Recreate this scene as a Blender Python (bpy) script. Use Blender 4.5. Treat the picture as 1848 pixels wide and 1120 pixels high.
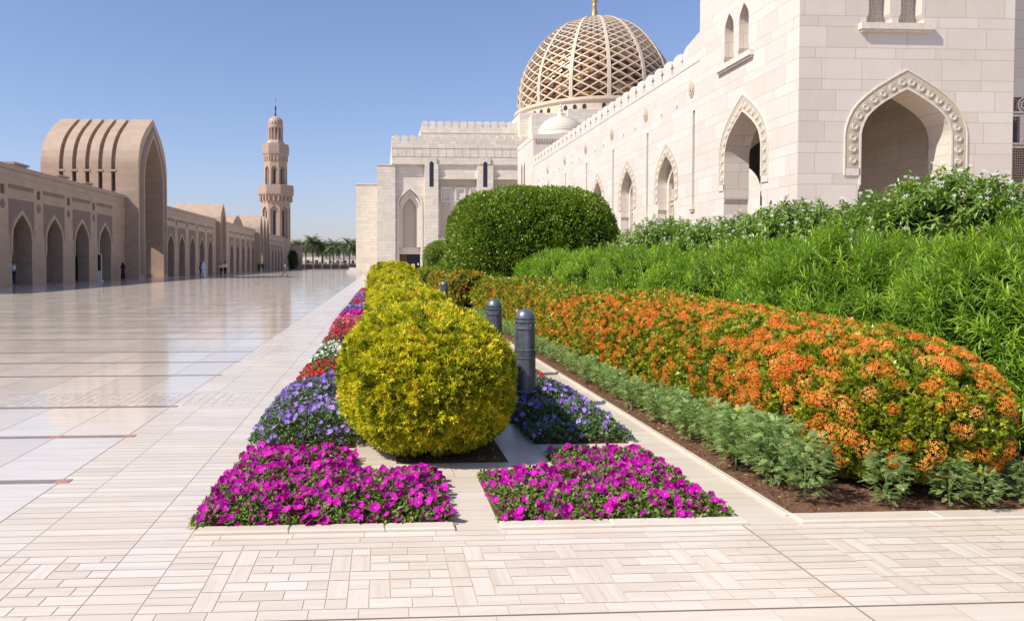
import bpy, math, random
import numpy as np
from mathutils import Vector, Matrix
R = math.radians
for o in list(bpy.data.objects): bpy.data.objects.remove(o)
S = bpy.context.scene
COL = S.collection
random.seed(7)
rs = np.random.RandomState(11)

# ------------------------------------------------------------------ camera
cam_d = bpy.data.cameras.new('camera'); cam = bpy.data.objects.new('camera', cam_d); COL.objects.link(cam)
cam_d.sensor_width = 36; cam_d.lens = 36 * 1320 / 1848
cam_d.shift_x = 166 / 1848; cam_d.shift_y = -51 / 1848
cam_d.clip_start = .05; cam_d.clip_end = 6000
cam.location = (0, 0, 1.6)
cam.rotation_euler = (R(90) - math.atan(34 / 1320), 0, -math.atan(70 / 1320))
S.camera = cam
# ------------------------------------------------------------------ world, sun, exposure
SUN_TO = Vector((-16, -6.6, 18)).normalized()
el = math.asin(SUN_TO.z); az = math.atan2(SUN_TO.x, SUN_TO.y)
W = bpy.data.worlds.new('World'); S.world = W; W.use_nodes = True
nt = W.node_tree; bg = nt.nodes['Background']
sky = nt.nodes.new('ShaderNodeTexSky'); sky.sky_type = 'NISHITA'; sky.sun_disc = False
sky.sun_elevation = el; sky.sun_rotation = az
sky.air_density = 1.0; sky.dust_density = .6; sky.ozone_density = 1.6; sky.altitude = 0
tc = nt.nodes.new('ShaderNodeTexCoord'); sx_ = nt.nodes.new('ShaderNodeSeparateXYZ'); nt.links.new(tc.outputs['Generated'], sx_.inputs[0])
rp = nt.nodes.new('ShaderNodeValToRGB'); nt.links.new(sx_.outputs[2], rp.inputs[0])   # haze band of the sky, by elevation
e = rp.color_ramp.elements; e[0].position = 0; e[0].color = (.70, .645, .86, 1); e[1].position = .45; e[1].color = (.97, .94, 1.06, 1)
q_ = e.new(.12); q_.color = (.84, .80, .93, 1)
tint = nt.nodes.new('ShaderNodeMix'); tint.data_type = 'RGBA'; tint.blend_type = 'MULTIPLY'; tint.inputs[0].default_value = 1
nt.links.new(sky.outputs[0], tint.inputs[6]); nt.links.new(rp.outputs[0], tint.inputs[7]); nt.links.new(tint.outputs[2], bg.inputs[0]); bg.inputs[1].default_value = .125
sl = bpy.data.lights.new('sun', 'SUN'); sl.energy = 4.6; sl.angle = R(.53); sl.color = (1, .94, .84)
so = bpy.data.objects.new('sun', sl); COL.objects.link(so); so.location = (-40, -20, 60)
so.rotation_euler = SUN_TO.to_track_quat('Z', 'Y').to_euler()
S.view_settings.view_transform = 'Standard'; S.view_settings.look = 'None'
S.view_settings.exposure = .35; S.view_settings.gamma = 1
S.render.engine = 'CYCLES'
S.cycles.max_bounces = 6; S.cycles.diffuse_bounces = 2; S.cycles.glossy_bounces = 3; S.cycles.transmission_bounces = 4
S.cycles.transparent_max_bounces = 4

# ------------------------------------------------------------------ helpers: objects
def props(o, label=None, cat=None, group=None, kind=None):
    if label: o['label'] = label
    if cat: o['category'] = cat
    if group: o['group'] = group
    if kind: o['kind'] = kind
    return o
def thing(name, label, cat, loc=(0, 0, 0), group=None):
    o = bpy.data.objects.new(name, None); COL.objects.link(o); o.location = loc
    o.empty_display_size = .2; o['_w'] = 0
    del o['_w']
    return props(o, label, cat, group)
def wloc(o):
    v = Vector((0, 0, 0))
    while o: v += o.location; o = o.parent
    return v
def link(name, me, mat=None, parent=None, local=False):
    o = bpy.data.objects.new(name, me); COL.objects.link(o)
    if mat and not me.materials: me.materials.append(mat)
    if parent:
        o.parent = parent
        if not local: o.matrix_parent_inverse = Matrix.Translation(-wloc(parent))
    return o
def copy_tree(o, parent=None):
    c = o.copy(); COL.objects.link(c)
    if parent: c.parent = parent; c.matrix_parent_inverse = o.matrix_parent_inverse.copy()
    for ch in o.children: copy_tree(ch, c)
    return c

class MB:
    def __init__(s): s.v = []; s.f = []; s.t = []
    def add(s, vs, fs, tone=None):
        b = len(s.v); s.v += [tuple(p) for p in vs]; s.f += [tuple(b + i for i in f) for f in fs]
        s.t += [tone if tone is not None else .5] * len(fs); return s
    def box(s, x0, x1, y0, y1, z0, z1, tone=None):
        return s.add([(x0,y0,z0),(x1,y0,z0),(x1,y1,z0),(x0,y1,z0),(x0,y0,z1),(x1,y0,z1),(x1,y1,z1),(x0,y1,z1)],
                     [(0,3,2,1),(4,5,6,7),(0,1,5,4),(1,2,6,5),(2,3,7,6),(3,0,4,7)], tone)
    def prism(s, pts, fr, d0, d1, tone=None):
        n = len(pts); vs = [fr(u, z, d0) for u, z in pts] + [fr(u, z, d1) for u, z in pts]
        fs = [tuple(range(n)), tuple(range(2 * n - 1, n - 1, -1))] + [(i, i + n, (i + 1) % n + n, (i + 1) % n) for i in range(n)]
        return s.add(vs, fs, tone)
    def lathe(s, prof, cx, cy, n=24, cap=True, rot=0, sx=1, sy=1, tone=None):
        vs = []; fs = []
        for r, z in prof:
            for k in range(n):
                a = rot + 2 * math.pi * k / n; vs.append((cx + sx * r * math.cos(a), cy + sy * r * math.sin(a), z))
        for i in range(len(prof) - 1):
            for k in range(n):
                fs.append((i*n+k, i*n+(k+1)%n, (i+1)*n+(k+1)%n, (i+1)*n+k))
        if cap: fs += [tuple(range(n - 1, -1, -1)), tuple(range((len(prof)-1)*n, len(prof)*n))]
        return s.add(vs, fs, tone)
    def tube(s, pts, rad, n=6, tone=None):
        pts = [Vector(p) for p in pts]; vs = []; fs = []
        if not hasattr(rad, '__len__'): rad = [rad] * len(pts)
        for i, p in enumerate(pts):
            d = (pts[min(i + 1, len(pts) - 1)] - pts[max(i - 1, 0)]).normalized()
            a = d.orthogonal().normalized() if i == 0 else (a - d * a.dot(d)).normalized()
            b = d.cross(a)
            for k in range(n):
                t = 2 * math.pi * k / n; vs.append(p + (a * math.cos(t) + b * math.sin(t)) * rad[i])
        for i in range(len(pts) - 1):
            for k in range(n): fs.append((i*n+k, i*n+(k+1)%n, (i+1)*n+(k+1)%n, (i+1)*n+k))
        fs += [tuple(range(n - 1, -1, -1)), tuple(range((len(pts)-1)*n, len(pts)*n))]
        return s.add(vs, fs, tone)
    def build(s, name, mat, parent=None, smooth=False, tone=False):
        me = bpy.data.meshes.new(name); me.from_pydata([tuple(v) for v in s.v], [], s.f)
        if tone:
            a = me.attributes.new('tone', 'FLOAT', 'FACE'); a.data.foreach_set('value', np.array(s.t, 'f'))
        me.materials.append(mat)
        if smooth:
            me.polygons.foreach_set('use_smooth', [True] * len(me.polygons))
        import bmesh
        bm = bmesh.new(); bm.from_mesh(me); bmesh.ops.recalc_face_normals(bm, faces=bm.faces); bm.to_mesh(me); bm.free()
        me.update()
        return link(name, me, None, parent)

def frX(x, sgn=1):      # wall whose outward face looks to +X*sgn ; u = Y, depth goes inward
    return lambda u, z, d: (x - sgn * d, u, z)
def frY(y, sgn=-1):     # outward face looks to -Y ; u = X
    return lambda u, z, d: (u, y - sgn * d, z)

# quick big meshes from numpy
def np_mesh(name, V, F, tone, mats, parent=None, matidx=None, smooth=False):
    me = bpy.data.meshes.new(name); n = len(F); k = F.shape[1]
    me.vertices.add(len(V)); me.vertices.foreach_set('co', V.astype('f').ravel())
    me.loops.add(n * k); me.loops.foreach_set('vertex_index', F.astype('i').ravel())
    me.polygons.add(n); me.polygons.foreach_set('loop_start', np.arange(0, n * k, k, dtype='i'))
    if tone is not None:
        a = me.attributes.new('tone', 'FLOAT', 'FACE'); a.data.foreach_set('value', tone.astype('f'))
    for m in mats: me.materials.append(m)
    if matidx is not None: me.polygons.foreach_set('material_index', matidx.astype('i'))
    if smooth: me.polygons.foreach_set('use_smooth', np.ones(n, bool))
    me.update(calc_edges=True)
    return link(name, me, None, parent)
def nrm(a): return a / np.maximum(np.linalg.norm(a, axis=-1, keepdims=True), 1e-9)
def frames(D, up=None, roll=.0):
    """columns x (across), y (along D), z"""
    D = nrm(D); n = len(D)
    if up is None: up = nrm(rs.normal(size=(n, 3)))
    X = nrm(np.cross(D, up + 1e-4)); Z = np.cross(X, D)
    return np.stack([X, D, Z], -1)
def inst(T, P, M, S_, tone0=None, tw=.5):
    """T=(V,F,ft): template; returns V,F,tone for all instances"""
    V0, F0, ft = T; n = len(P); k = len(V0)
    S_ = np.asarray(S_, float)
    if S_.ndim == 1: S_ = S_[:, None, None]
    else: S_ = S_[:, None, :]
    L = V0[None] * S_
    V = np.einsum('nij,nkj->nki', M, L) + P[:, None, :]
    F = F0[None] + (np.arange(n) * k)[:, None, None]
    if tone0 is None: tone0 = rs.rand(n)
    tone = ft[None, :] + tone0[:, None]
    return V.reshape(-1, 3), F.reshape(-1, F0.shape[1]), tone.ravel()
def cat(parts):
    vs = []; fs = []; ts = []; b = 0
    for V, F, t in parts: vs.append(V); fs.append(F + b); ts.append(t); b += len(V)
    return np.concatenate(vs), np.concatenate(fs), np.concatenate(ts)
A = np.array
# leaf templates
LEAF = (A([(0,0,0),(-.5,.45,.10),(0,1,-.05),(.5,.45,.10)], float), A([(0,3,2,1)]), A([0.]))
LEAF2 = (A([(0,0,0),(-.42,.3,.06),(-.38,.65,.05),(0,1,-.12),(.38,.65,.05),(.42,.3,.06),(0,.35,0),(0,.68,-.03)], float),
         A([(0,6,1,1),(0,5,6,6),(1,6,7,2),(6,5,4,7),(2,7,3,3),(7,4,3,3)])[[2,3]], A([0., .02]))
LEAF2 = (A([(0,0,0),(-.45,.35,.10),(0,.45,0),(.45,.35,.10),(-.28,.75,.04),(0,1,-.16),(.28,.75,.04)], float),
         A([(0,2,4,1),(0,3,6,2),(2,5,4,4),(2,6,5,5)])[:2], A([0., .04]))
LEAF2 = (A([(0,0,0),(-.45,.4,.10),(0,1,-.16),(0,.45,-.02),(.45,.4,.10)], float), A([(0,3,2,1),(0,4,2,3)]), A([0., .06]))
BLADE = (A([(-.5,0,0),(.5,0,0),(.42,.5,.10),(-.42,.5,.10),(0,1,-.02),(0,1,-.02)], float), A([(0,1,2,3),(3,2,4,5)]), A([0., .0]))

# ------------------------------------------------------------------ helpers: materials
class G:
    def __init__(s, name):
        s.mat = bpy.data.materials.new(name); s.mat.use_nodes = True; s.t = s.mat.node_tree
        s.bsdf = s.t.nodes['Principled BSDF']; s.out = s.t.nodes['Material Output']
    def n(s, typ, **kw):
        nd = s.t.nodes.new(typ)
        for k, v in kw.items(): setattr(nd, k, v)
        return nd
    def l(s, a, b): s.t.links.new(a, b)
    def put(s, inp, v):
        if isinstance(v, (int, float)): inp.default_value = v
        elif isinstance(v, tuple): inp.default_value = v if len(v) == len(inp.default_value) else v + (1,)
        else: s.l(v, inp)
    def m(s, op, a, b=None, c=None, clamp=False):
        nd = s.n('ShaderNodeMath', operation=op, use_clamp=clamp)
        for i, v in enumerate((a, b, c)):
            if v is not None: s.put(nd.inputs[i], v)
        return nd.outputs[0]
    def pos(s):
        g = s.n('ShaderNodeNewGeometry'); x = s.n('ShaderNodeSeparateXYZ'); s.l(g.outputs['Position'], x.inputs[0])
        y = s.n('ShaderNodeSeparateXYZ'); s.l(g.outputs['True Normal'], y.inputs[0]); return x.outputs, y.outputs, g
    def comb(s, x, y, z):
        c = s.n('ShaderNodeCombineXYZ'); s.put(c.inputs[0], x); s.put(c.inputs[1], y); s.put(c.inputs[2], z); return c.outputs[0]
    def noise(s, vec, scale, detail=3, rough=.5, out=0):
        n = s.n('ShaderNodeTexNoise'); n.inputs['Scale'].default_value = scale; n.inputs['Detail'].default_value = detail
        n.inputs['Roughness'].default_value = rough
        if vec is not None: s.l(vec, n.inputs['Vector'])
        return n.outputs[out]
    def white(s, vec):
        n = s.n('ShaderNodeTexWhiteNoise', noise_dimensions='3D'); s.l(vec, n.inputs['Vector']); return n.outputs['Value']
    def ramp(s, fac, stops):
        r = s.n('ShaderNodeValToRGB'); e = r.color_ramp.elements
        while len(e) > 1: e.remove(e[-1])
        for i, (p, c) in enumerate(stops):
            q = e[0] if i == 0 else e.new(p)
            q.position = p; q.color = c + (1,) if len(c) == 3 else c
        s.put(r.inputs[0], fac); return r.outputs[0]
    def mix(s, f, a, b, typ='MIX'):
        m = s.n('ShaderNodeMix', data_type='RGBA', blend_type=typ); s.put(m.inputs[0], f)
        s.put(m.inputs[6], a); s.put(m.inputs[7], b); return m.outputs[2]
    def mr(s, v, a, b, c, d):
        n = s.n('ShaderNodeMapRange'); s.put(n.inputs[0], v)
        for i, q in enumerate((a, b, c, d)): s.put(n.inputs[i + 1], q)
        return n.outputs[0]
    def bump(s, h, strength=.3, dist=.01):
        b = s.n('ShaderNodeBump'); b.inputs['Strength'].default_value = strength; b.inputs['Distance'].default_value = dist
        s.l(h, b.inputs['Height']); s.l(b.outputs[0], s.bsdf.inputs['Normal']); return b
    def base(s, c, rough=.6, spec=.5, metal=0):
        s.put(s.bsdf.inputs['Base Color'], c); s.put(s.bsdf.inputs['Roughness'], rough)
        s.bsdf.inputs['Specular IOR Level'].default_value = spec; s.bsdf.inputs['Metallic'].default_value = metal
        return s.mat

def stone(name, c1, c2, mort, big, small, bw, z0=0., rough=.55, lw=.012, cloud=1.2, vein=.0):
    g = G(name); p, nn, geo = g.pos()
    side = g.m('GREATER_THAN', g.m('ABSOLUTE', nn[0]), .6)
    u = g.m('ADD', g.m('MULTIPLY', p[1], side), g.m('MULTIPLY', p[0], g.m('SUBTRACT', 1., side)))
    P = big + small; t = big / P
    v = g.m('DIVIDE', g.m('SUBTRACT', p[2], z0), P); fl = g.m('FLOOR', v); fr = g.m('SUBTRACT', v, fl)
    up = g.m('GREATER_THAN', fr, t)
    row = g.m('ADD', g.m('MULTIPLY', fl, 2.), up)
    d = g.m('MINIMUM', g.m('MINIMUM', fr, g.m('SUBTRACT', 1., fr)), g.m('ABSOLUTE', g.m('SUBTRACT', fr, t)))
    d = g.m('MULTIPLY', d, P)
    off = g.white(g.comb(row, side, 3.))
    uu = g.m('ADD', g.m('DIVIDE', u, bw), off); uf = g.m('FLOOR', uu); ur = g.m('SUBTRACT', uu, uf)
    du = g.m('MULTIPLY', g.m('MINIMUM', ur, g.m('SUBTRACT', 1., ur)), bw)
    dm = g.m('MINIMUM', d, du)
    mk = g.mr(dm, lw * .35, lw, 1., 0.)
    tone = g.white(g.comb(row, uf, side))
    cl = g.noise(geo.outputs['Position'], cloud, 5, .6)
    fac = g.m('ADD', g.m('MULTIPLY', tone, .55), g.m('MULTIPLY', cl, .6))
    col = g.mix(g.mr(fac, .2, .95, 0., 1.), c1, c2)
    if vein:
        w = g.noise(g.comb(g.m('MULTIPLY', u, .5), g.m('ADD', p[2], g.m('MULTIPLY', tone, 9.)), p[1]), 1.3, 8, .7)
        col = g.mix(g.m('MULTIPLY', g.mr(w, .60, .72, 0., 1.), vein), col, (.46, .45, .47))
    # rain streaks and dirt under the copings
    st = g.noise(g.comb(g.m('MULTIPLY', u, 2.5), 0., g.m('MULTIPLY', p[2], .18)), 1.6, 4, .65)
    col = g.mix(g.mr(st, .55, .8, 0., .22), col, tuple(x * .72 for x in c1))
    col = g.mix(g.m('MULTIPLY', mk, .8), col, mort)
    hgt = g.m('ADD', g.m('MULTIPLY', g.m('SUBTRACT', 1., mk), 1.), g.m('MULTIPLY', g.noise(geo.outputs['Position'], 35, 3), .08))
    g.bump(hgt, .5, .006)
    return g.base(col, rough, .35)

def flat(name, c, rough=.6, spec=.4, metal=0, nz=.12, scale=6, bump=0):
    g = G(name); p, nn, geo = g.pos()
    n = g.noise(geo.outputs['Position'], scale, 4, .6)
    col = g.mix(g.mr(n, .3, .7, 0., 1.), tuple(x * (1 - nz) for x in c), tuple(min(1, x * (1 + nz)) for x in c))
    if bump: g.bump(g.noise(geo.outputs['Position'], scale * 4, 3), bump, .01)
    return g.base(col, rough, spec, metal)

def carved(name, c, dark, scale, depth=.8):
    g = G(name); p, nn, geo = g.pos()
    side = g.m('GREATER_THAN', g.m('ABSOLUTE', nn[0]), .6)
    u = g.m('ADD', g.m('MULTIPLY', p[1], side), g.m('MULTIPLY', p[0], g.m('SUBTRACT', 1., side)))
    v = g.n('ShaderNodeTexVoronoi', feature='DISTANCE_TO_EDGE'); v.inputs['Scale'].default_value = scale
    v.inputs['Randomness'].default_value = .35
    g.l(g.comb(u, p[2], 0.), v.inputs['Vector'])
    h = g.mr(v.outputs['Distance'], .04, .16, 1., 0.)
    col = g.mix(h, dark, c)
    g.bump(h, depth, .03)
    return g.base(col, .7, .2)

def leafmat(name, stops, trans=.35, rough=.45, spec=.35, nscale=1.5, namt=.35):
    g = G(name); a = g.n('ShaderNodeAttribute', attribute_name='tone'); p, nn, geo = g.pos()
    f = g.m('ADD', a.outputs['Fac'], g.m('MULTIPLY', g.m('SUBTRACT', g.noise(geo.outputs['Position'], nscale, 3), .5), namt))
    col = g.ramp(f, stops)
    g.base(col, rough, spec)
    if trans:
        t = g.n('ShaderNodeBsdfTranslucent'); g.l(g.mix(1., col, (1.25, 1.3, .55, 1), 'MULTIPLY'), t.inputs[0])
        mx = g.n('ShaderNodeMixShader'); mx.inputs[0].default_value = trans
        g.l(g.bsdf.outputs[0], mx.inputs[1]); g.l(t.outputs[0], mx.inputs[2]); g.l(mx.outputs[0], g.out.inputs[0])
    return g.mat

M = {}
M['white'] = stone('white_marble', (.625,.55,.465), (.72,.655,.58), (.46,.37,.285), .87, .45, 1.75, z0=4.05, rough=.42, vein=.3, lw=.018)
M['far'] = stone('cream_stone', (.63,.55,.45), (.76,.70,.60), (.42,.34,.26), .52, .52, 1.3, rough=.5, lw=.02)
M['pink'] = stone('pink_sandstone', (.40,.285,.205), (.475,.345,.252), (.36,.26,.20), .45, .45, .9, rough=.6, lw=.01)
M['trim'] = flat('pale_trim_stone', (.69,.62,.53), .5)
M['pinktrim'] = flat('sandstone_trim', (.42,.31,.24), .6)
M['slit'] = flat('dark_brown_recess', (.09,.055,.04), .7)
M['carve'] = carved('carved_cream_stone', (.72,.64,.52), (.50,.41,.30), 15, .6)
M['carvefar'] = carved('carved_cream_relief', (.68,.60,.49), (.50,.42,.33), 5)
M['carvepink'] = carved('carved_sandstone', (.46,.34,.26), (.20,.14,.11), 8)
M['screen'] = carved('carved_screen', (.66,.54,.40), (.06,.04,.03), 9)
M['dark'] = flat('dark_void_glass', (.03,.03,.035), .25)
M['glass'] = flat('teal_glass', (.10,.24,.26), .15)
M['band'] = flat('band_stone', (.60,.53,.44), .6)
M['domerib'] = flat('dome_rib_stone', (.585,.475,.365), .55)
M['gold'] = flat('gold_leaf', (.50,.36,.16), .5, .5, .8)
M['door'] = flat('brown_door_wood', (.16,.06,.035), .5)
M['soil'] = flat('garden_soil', (.15,.08,.05), .9, .1, 0, .45, 30, .8)
M['bark'] = flat('bark', (.16,.11,.075), .9, .1, 0, .3, 20, .6)
M['sand'] = flat('dry_ground', (.42,.35,.26), .9, .1, 0, .2, .1)
M['grout'] = flat('grout', (.60,.46,.34), .8)

def paving_mat(name, c1, c2, c3, rough, spec, streak=.5):
    g = G(name); p, nn, geo = g.pos()
    a = g.n('ShaderNodeAttribute', attribute_name='tone').outputs['Fac']
    dirn = g.m('GREATER_THAN', a, 1.)                 # tones above 1 = stone laid with its grain along Y
    tone = g.m('FRACT', a)
    sx = g.m('ADD', g.m('MULTIPLY', dirn, 26.), 1.5); sy = g.m('SUBTRACT', 27.5, g.m('MULTIPLY', dirn, 26.))
    ofs = g.m('MULTIPLY', tone, 31.)
    w = g.noise(g.comb(g.m('MULTIPLY', p[0], sx), g.m('ADD', g.m('MULTIPLY', p[1], sy), ofs), ofs), 1., 4, .65)
    w2 = g.noise(g.comb(g.m('MULTIPLY', p[0], g.m('MULTIPLY', sx, .4)), g.m('MULTIPLY', p[1], g.m('MULTIPLY', sy, .4)), ofs), 1., 3, .6)
    cl = g.noise(geo.outputs['Position'], .7, 4, .6)
    col = g.mix(g.mr(g.m('ADD', g.m('MULTIPLY', tone, .6), g.m('MULTIPLY', cl, .6)), .25, .95, 0., 1.), c1, c2)
    col = g.mix(g.m('MULTIPLY', g.mr(w, .48, .66, 0., 1.), streak), col, c3)
    col = g.mix(g.m('MULTIPLY', g.mr(w2, .50, .68, 0., 1.), streak * .7), col, tuple(x * .88 for x in c3))
    dirt = g.noise(geo.outputs['Position'], 3.1, 6, .7)
    col = g.mix(g.mr(dirt, .58, .75, 0., .16), col, (.46,.36,.27))
    ro = g.m('ADD', g.mr(g.noise(geo.outputs['Position'], 1.4, 4), .3, .7, rough * .7, rough * 1.35), g.m('MULTIPLY', w, .03))
    hb = g.noise(g.comb(g.m('MULTIPLY', p[0], .9), g.m('MULTIPLY', p[1], .9), ofs), 2.2, 2)
    g.bump(hb, .12, .01)
    return g.base(col, ro, spec)
M['marble'] = paving_mat('courtyard_marble', (.60,.51,.425), (.70,.63,.55), (.52,.41,.32), .095, .5, .4)
M['trav'] = paving_mat('travertine', (.63,.535,.435), (.71,.635,.545), (.56,.445,.34), .26, .42, .5)
M['stripe'] = flat('brown_marble_strip', (.24,.165,.13), .14, .55, 0, .2, 5)
M['redtile'] = flat('red_marble_inlay', (.44,.22,.16), .2, .5, 0, .15, 8)
M['joint'] = flat('dark_joint_line', (.20,.155,.125), .8)

# ------------------------------------------------------------------ ground
gb = MB(); gb.box(-700, 700, -60, 1500, -2, -.02); props(gb.build('ground', M['sand']), kind='structure')
gb = MB(); gb.box(-60, 90, -12, 212, -.3, 0.); props(gb.build('paving_bed', M['grout']), kind='structure')

def tiles(mb, x0, x1, y0, y1, tone, gap=.0028, z=.0022):
    mb.add([(x0+gap,y0+gap,z),(x1-gap,y0+gap,z),(x1-gap,y1-gap,z),(x0+gap,y1-gap,z)], [(0,1,2,3)], tone)
rr = random.random
def basket(mb, x0, x1, y0, y1, u=.103):
    """squares, long bricks and up-ended bricks set in a grid of u"""
    nx = int((x1 - x0) / u + .5); ny = int((y1 - y0) / u + .5); ux = (x1 - x0) / nx; uy = (y1 - y0) / ny
    used = [[0] * ny for _ in range(nx)]
    for j in range(ny):
        for i in range(nx):
            if used[i][j]: continue
            k = (i * 3 + j * 5 + (i // 6)) % 6
            if i % 6 == 0 and j + 1 < ny and (j + (i // 6)) % 3 != 1 and not used[i][j + 1]: w, h = 1, 2
            elif i % 6 and k in (0, 4) and j + 1 < ny and not used[i][j + 1]: w, h = 1, 2
            elif i % 6 and i + 1 < nx and (i + 1) % 6 and not used[i + 1][j] and k in (1, 3, 5): w, h = 2, 1
            else: w, h = 1, 1
            for a in range(w):
                for b in range(h): used[i + a][j + b] = 1
            tiles(mb, x0 + i * ux, x0 + (i + w) * ux, y0 + j * uy, y0 + (j + h) * uy, rr() * .98 + (1 if h == 2 else 0))
def rows(mb, x0, x1, y0, y1, d, L, gap=.002):
    n = max(1, round((y1 - y0) / d)); dd = (y1 - y0) / n
    for j in range(n):
        x = x0 - rr() * L * .7 if L < x1 - x0 else x0
        while x < x1 - 1e-4:
            xa = max(x, x0); xb = min(x + L, x1)
            if xb - xa > .02: tiles(mb, xa, xb, y0 + j * dd, y0 + (j + 1) * dd, rr() * .98, gap)
            x += L

XS = [-2.35, -2.01, -1.40, -1.12]
# courtyard field of big slabs, left of the joint at x = -2.35
cm = MB(); st = MB(); rd = MB(); tv = MB()
Ystripe = []
y = 3.26 + .9 - 5.1 * 2
bands = []
k = 0
yb = 8.27 - 5.1 * 3
while yb < 208:
    # basket band [yb, yb+.88] then three slab rows of 1.407
    bands.append(yb)
    for q in range(3): Ystripe.append(yb + .88 + 1.407 * (q + 1))
    yb += 5.1
XL = -34.0
for yb in bands:
    if yb < 30: basket(tv if False else cm, -2.35 - .103 * 6 * (12 if yb > 12 else 20), -2.35, yb, yb + .88)
    x0 = -2.35 - .103 * 6 * (12 if yb > 12 else 20) if yb < 30 else -2.35
    x = x0
    while x > XL: tiles(cm, max(x - .64, XL), x, yb, yb + .88, rr() * .98); x -= .64
    for q in range(3):
        ya = yb + .88 + 1.407 * q
        x = -2.35
        while x > XL:
            tiles(cm, max(x - .64, XL), x, ya, ya + 1.407, rr() * .98); x -= .64
for ys in Ystripe:
    if ys < 205:
        st.box(XL, -2.30, ys - .045, ys + .045, .0, .0045)
        if ys < 30:
            for xq in ((-2.33, -2.99) if ys < 7 else ((-2.33,) if ys < 12 else ())): rd.box(xq - .05, xq + .05, ys - .0452, ys + .0452, .0, .0068)
# far part of the courtyard, right side up to the prayer hall
# travertine walk between the courtyard and the beds
for i in range(3):
    xa, xb = XS[i], XS[i + 1]
    ycur = -11.
    segs = []
    for yb in [b for b in bands if b < 60] :
        segs.append((yb, yb + .88))
    y0 = -11.
    for (sa, sb) in segs:
        if sa > y0: rows(tv, xa, xb, max(y0, sa - 6), sa, .103 if sa < 30 else .3, 5)
        if sb > 3.2 and sa < 30 and i < 2: basket(tv, xa, xb, sa, sb)
        else: rows(tv, xa, xb, sa, sb, .103 if sa < 30 else .3, 5)
        y0 = sb
    rows(tv, xa, xb, y0, 118, .5, 5)
# front walk, in front of the beds
YF = 4.32
rows(tv, -1.12, 2.197, 4.08, YF, .08, .42)
basket(tv, -1.12 + .24, 2.197, 3.36, 4.08)
rows(tv, -1.12, -.88, 3.36, 4.08, .08, 5)
rows(tv, -1.12, 2.197, 3.265, 3.36, .09, .23)
rows(tv, -1.12, 2.197, 2.3, 3.255, .32, .64); 
rows(tv, 2.21, 12, 4.08, YF, .08, .42)
rows(tv, 2.209, 2.55, 3.36, 4.08, .08, 5)
basket(tv, 2.55, 12, 3.36, 4.08)
rows(tv, 2.209, 12, 3.265, 3.36, .09, .45)
rows(tv, 2.209, 12, 2.3, 3.255, .32, .64)
rows(tv, -1.12, 12, -11, 2.3, .64, .64)
rows(tv, 12, 60, -11, 4.3, .64, 1.3)
props(cm.build('courtyard_floor', M['marble'], tone=True), kind='structure')
props(st.build('courtyard_stripes', M['stripe']), kind='structure')
props(rd.build('courtyard_inlay', M['redtile']), kind='structure')
jt = MB(); jt.box(2.201, 2.205, -11, 4.32, -.01, .0025); jt.box(-2.355, -2.348, -11, 118, -.01, .0032); jt.box(-1.5, 12, 3.258, 3.263, -.01, .0032)
jt.box(-1.402, -1.399, -11, 60, -.01, .0032)
props(jt.build('paving_joints', M['joint']), kind='structure')

# ------------------------------------------------------------------ garden beds: paths and kerbs
HX = .45                        # centre line of the yellow hedges
BEDS_L = [(6.34, 9.05), (9.35, 11.35), (11.6, 13.9), (14.15, 16.2), (16.35, 18.5), (18.6, 20.8), (20.9, 22.8), (23.2, 26), (26.1, 29), (29.2, 32), (32.1, 35), (35.2, 39)]
ped = MB()
# path slabs: centre path, ring round the bush holes, cross bars, right hand path
def slab(x0, x1, y0, y1, d=.32, L=.9): rows(tv, x0, x1, y0, y1, d, L, .0015)
slab(-1.12, -1.02, YF, 40, .5, 1); slab(.44, .72, YF, 5.42, .32, 1)
slab(.42, .44, 4.42, 5.42, .5, 1)
slab(2.24, 2.55, YF, 60, .5, 1)
slab(-.22, 1.36, 5.42, 5.80, .38, .55); slab(-.22, .12, 5.80, 8.0, .4, .5); slab(1.02, 1.36, 5.80, 7.05, .4, .5)
slab(-1.02, -.22, 5.98, 6.32, .34, .5); slab(1.36, 2.24, 6.0, 6.36, .34, .5)
slab(1.02, 1.36, 7.05, 7.2, .2, .5)
for a, b in zip(BEDS_L[:-1], BEDS_L[1:]):
    slab(-1.02, -.22, a[1], b[0], .3, .5); slab(1.36, 2.24, a[1], b[0], .3, .5)
props(tv.build('travertine_paving', M['trav'], tone=True), kind='structure')
kb = MB()
def kerb(x0, x1, y0, y1, h=.024, b=.008):
    kb.add([(x0,y0,0),(x1,y0,0),(x1,y1,0),(x0,y1,0),(x0,y0,h-b),(x1,y0,h-b),(x1,y1,h-b),(x0,y1,h-b),(x0+b,y0+b,h),(x1-b,y0+b,h),(x1-b,y1-b,h),(x0+b,y1-b,h)],
        [(0,1,5,4),(1,2,6,5),(2,3,7,6),(3,0,4,7),(4,5,9,8),(5,6,10,9),(6,7,11,10),(7,4,8,11),(8,9,10,11)], rr() * .9)
for x0, x1 in ((-1.10, -.55), (-.547, .02), (.023, .44)): kerb(x0, x1, YF, 4.42)
for x0, x1 in ((.72, 1.4), (1.403, 2.24)): kerb(x0, x1, YF, 4.42)
kerb(-1.10, -1.04, 4.42, 40, .018, .006); kerb(2.2, 2.245, 4.42, 8.9, .018, .006)
x = 2.58
while x < 12: kerb(x, x + .9, YF, 4.46); x += .903
kerb(2.55, 2.6, 4.46, 60, .02, .006)
kerb(-1.04, .42, 5.405 if False else 5.98, 6.0, .014, .004) if False else None
props(kb.build('bed_kerbs', M['trav'], tone=True), kind='structure')
so_ = MB()
so_.box(-1.03, 2.23, 4.40, 60, -.04, .0012)
so_.box(2.6, 16, 4.44, 95, -.04, .012)
props(so_.build('bed_soil', M['soil']), kind='structure')
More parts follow.
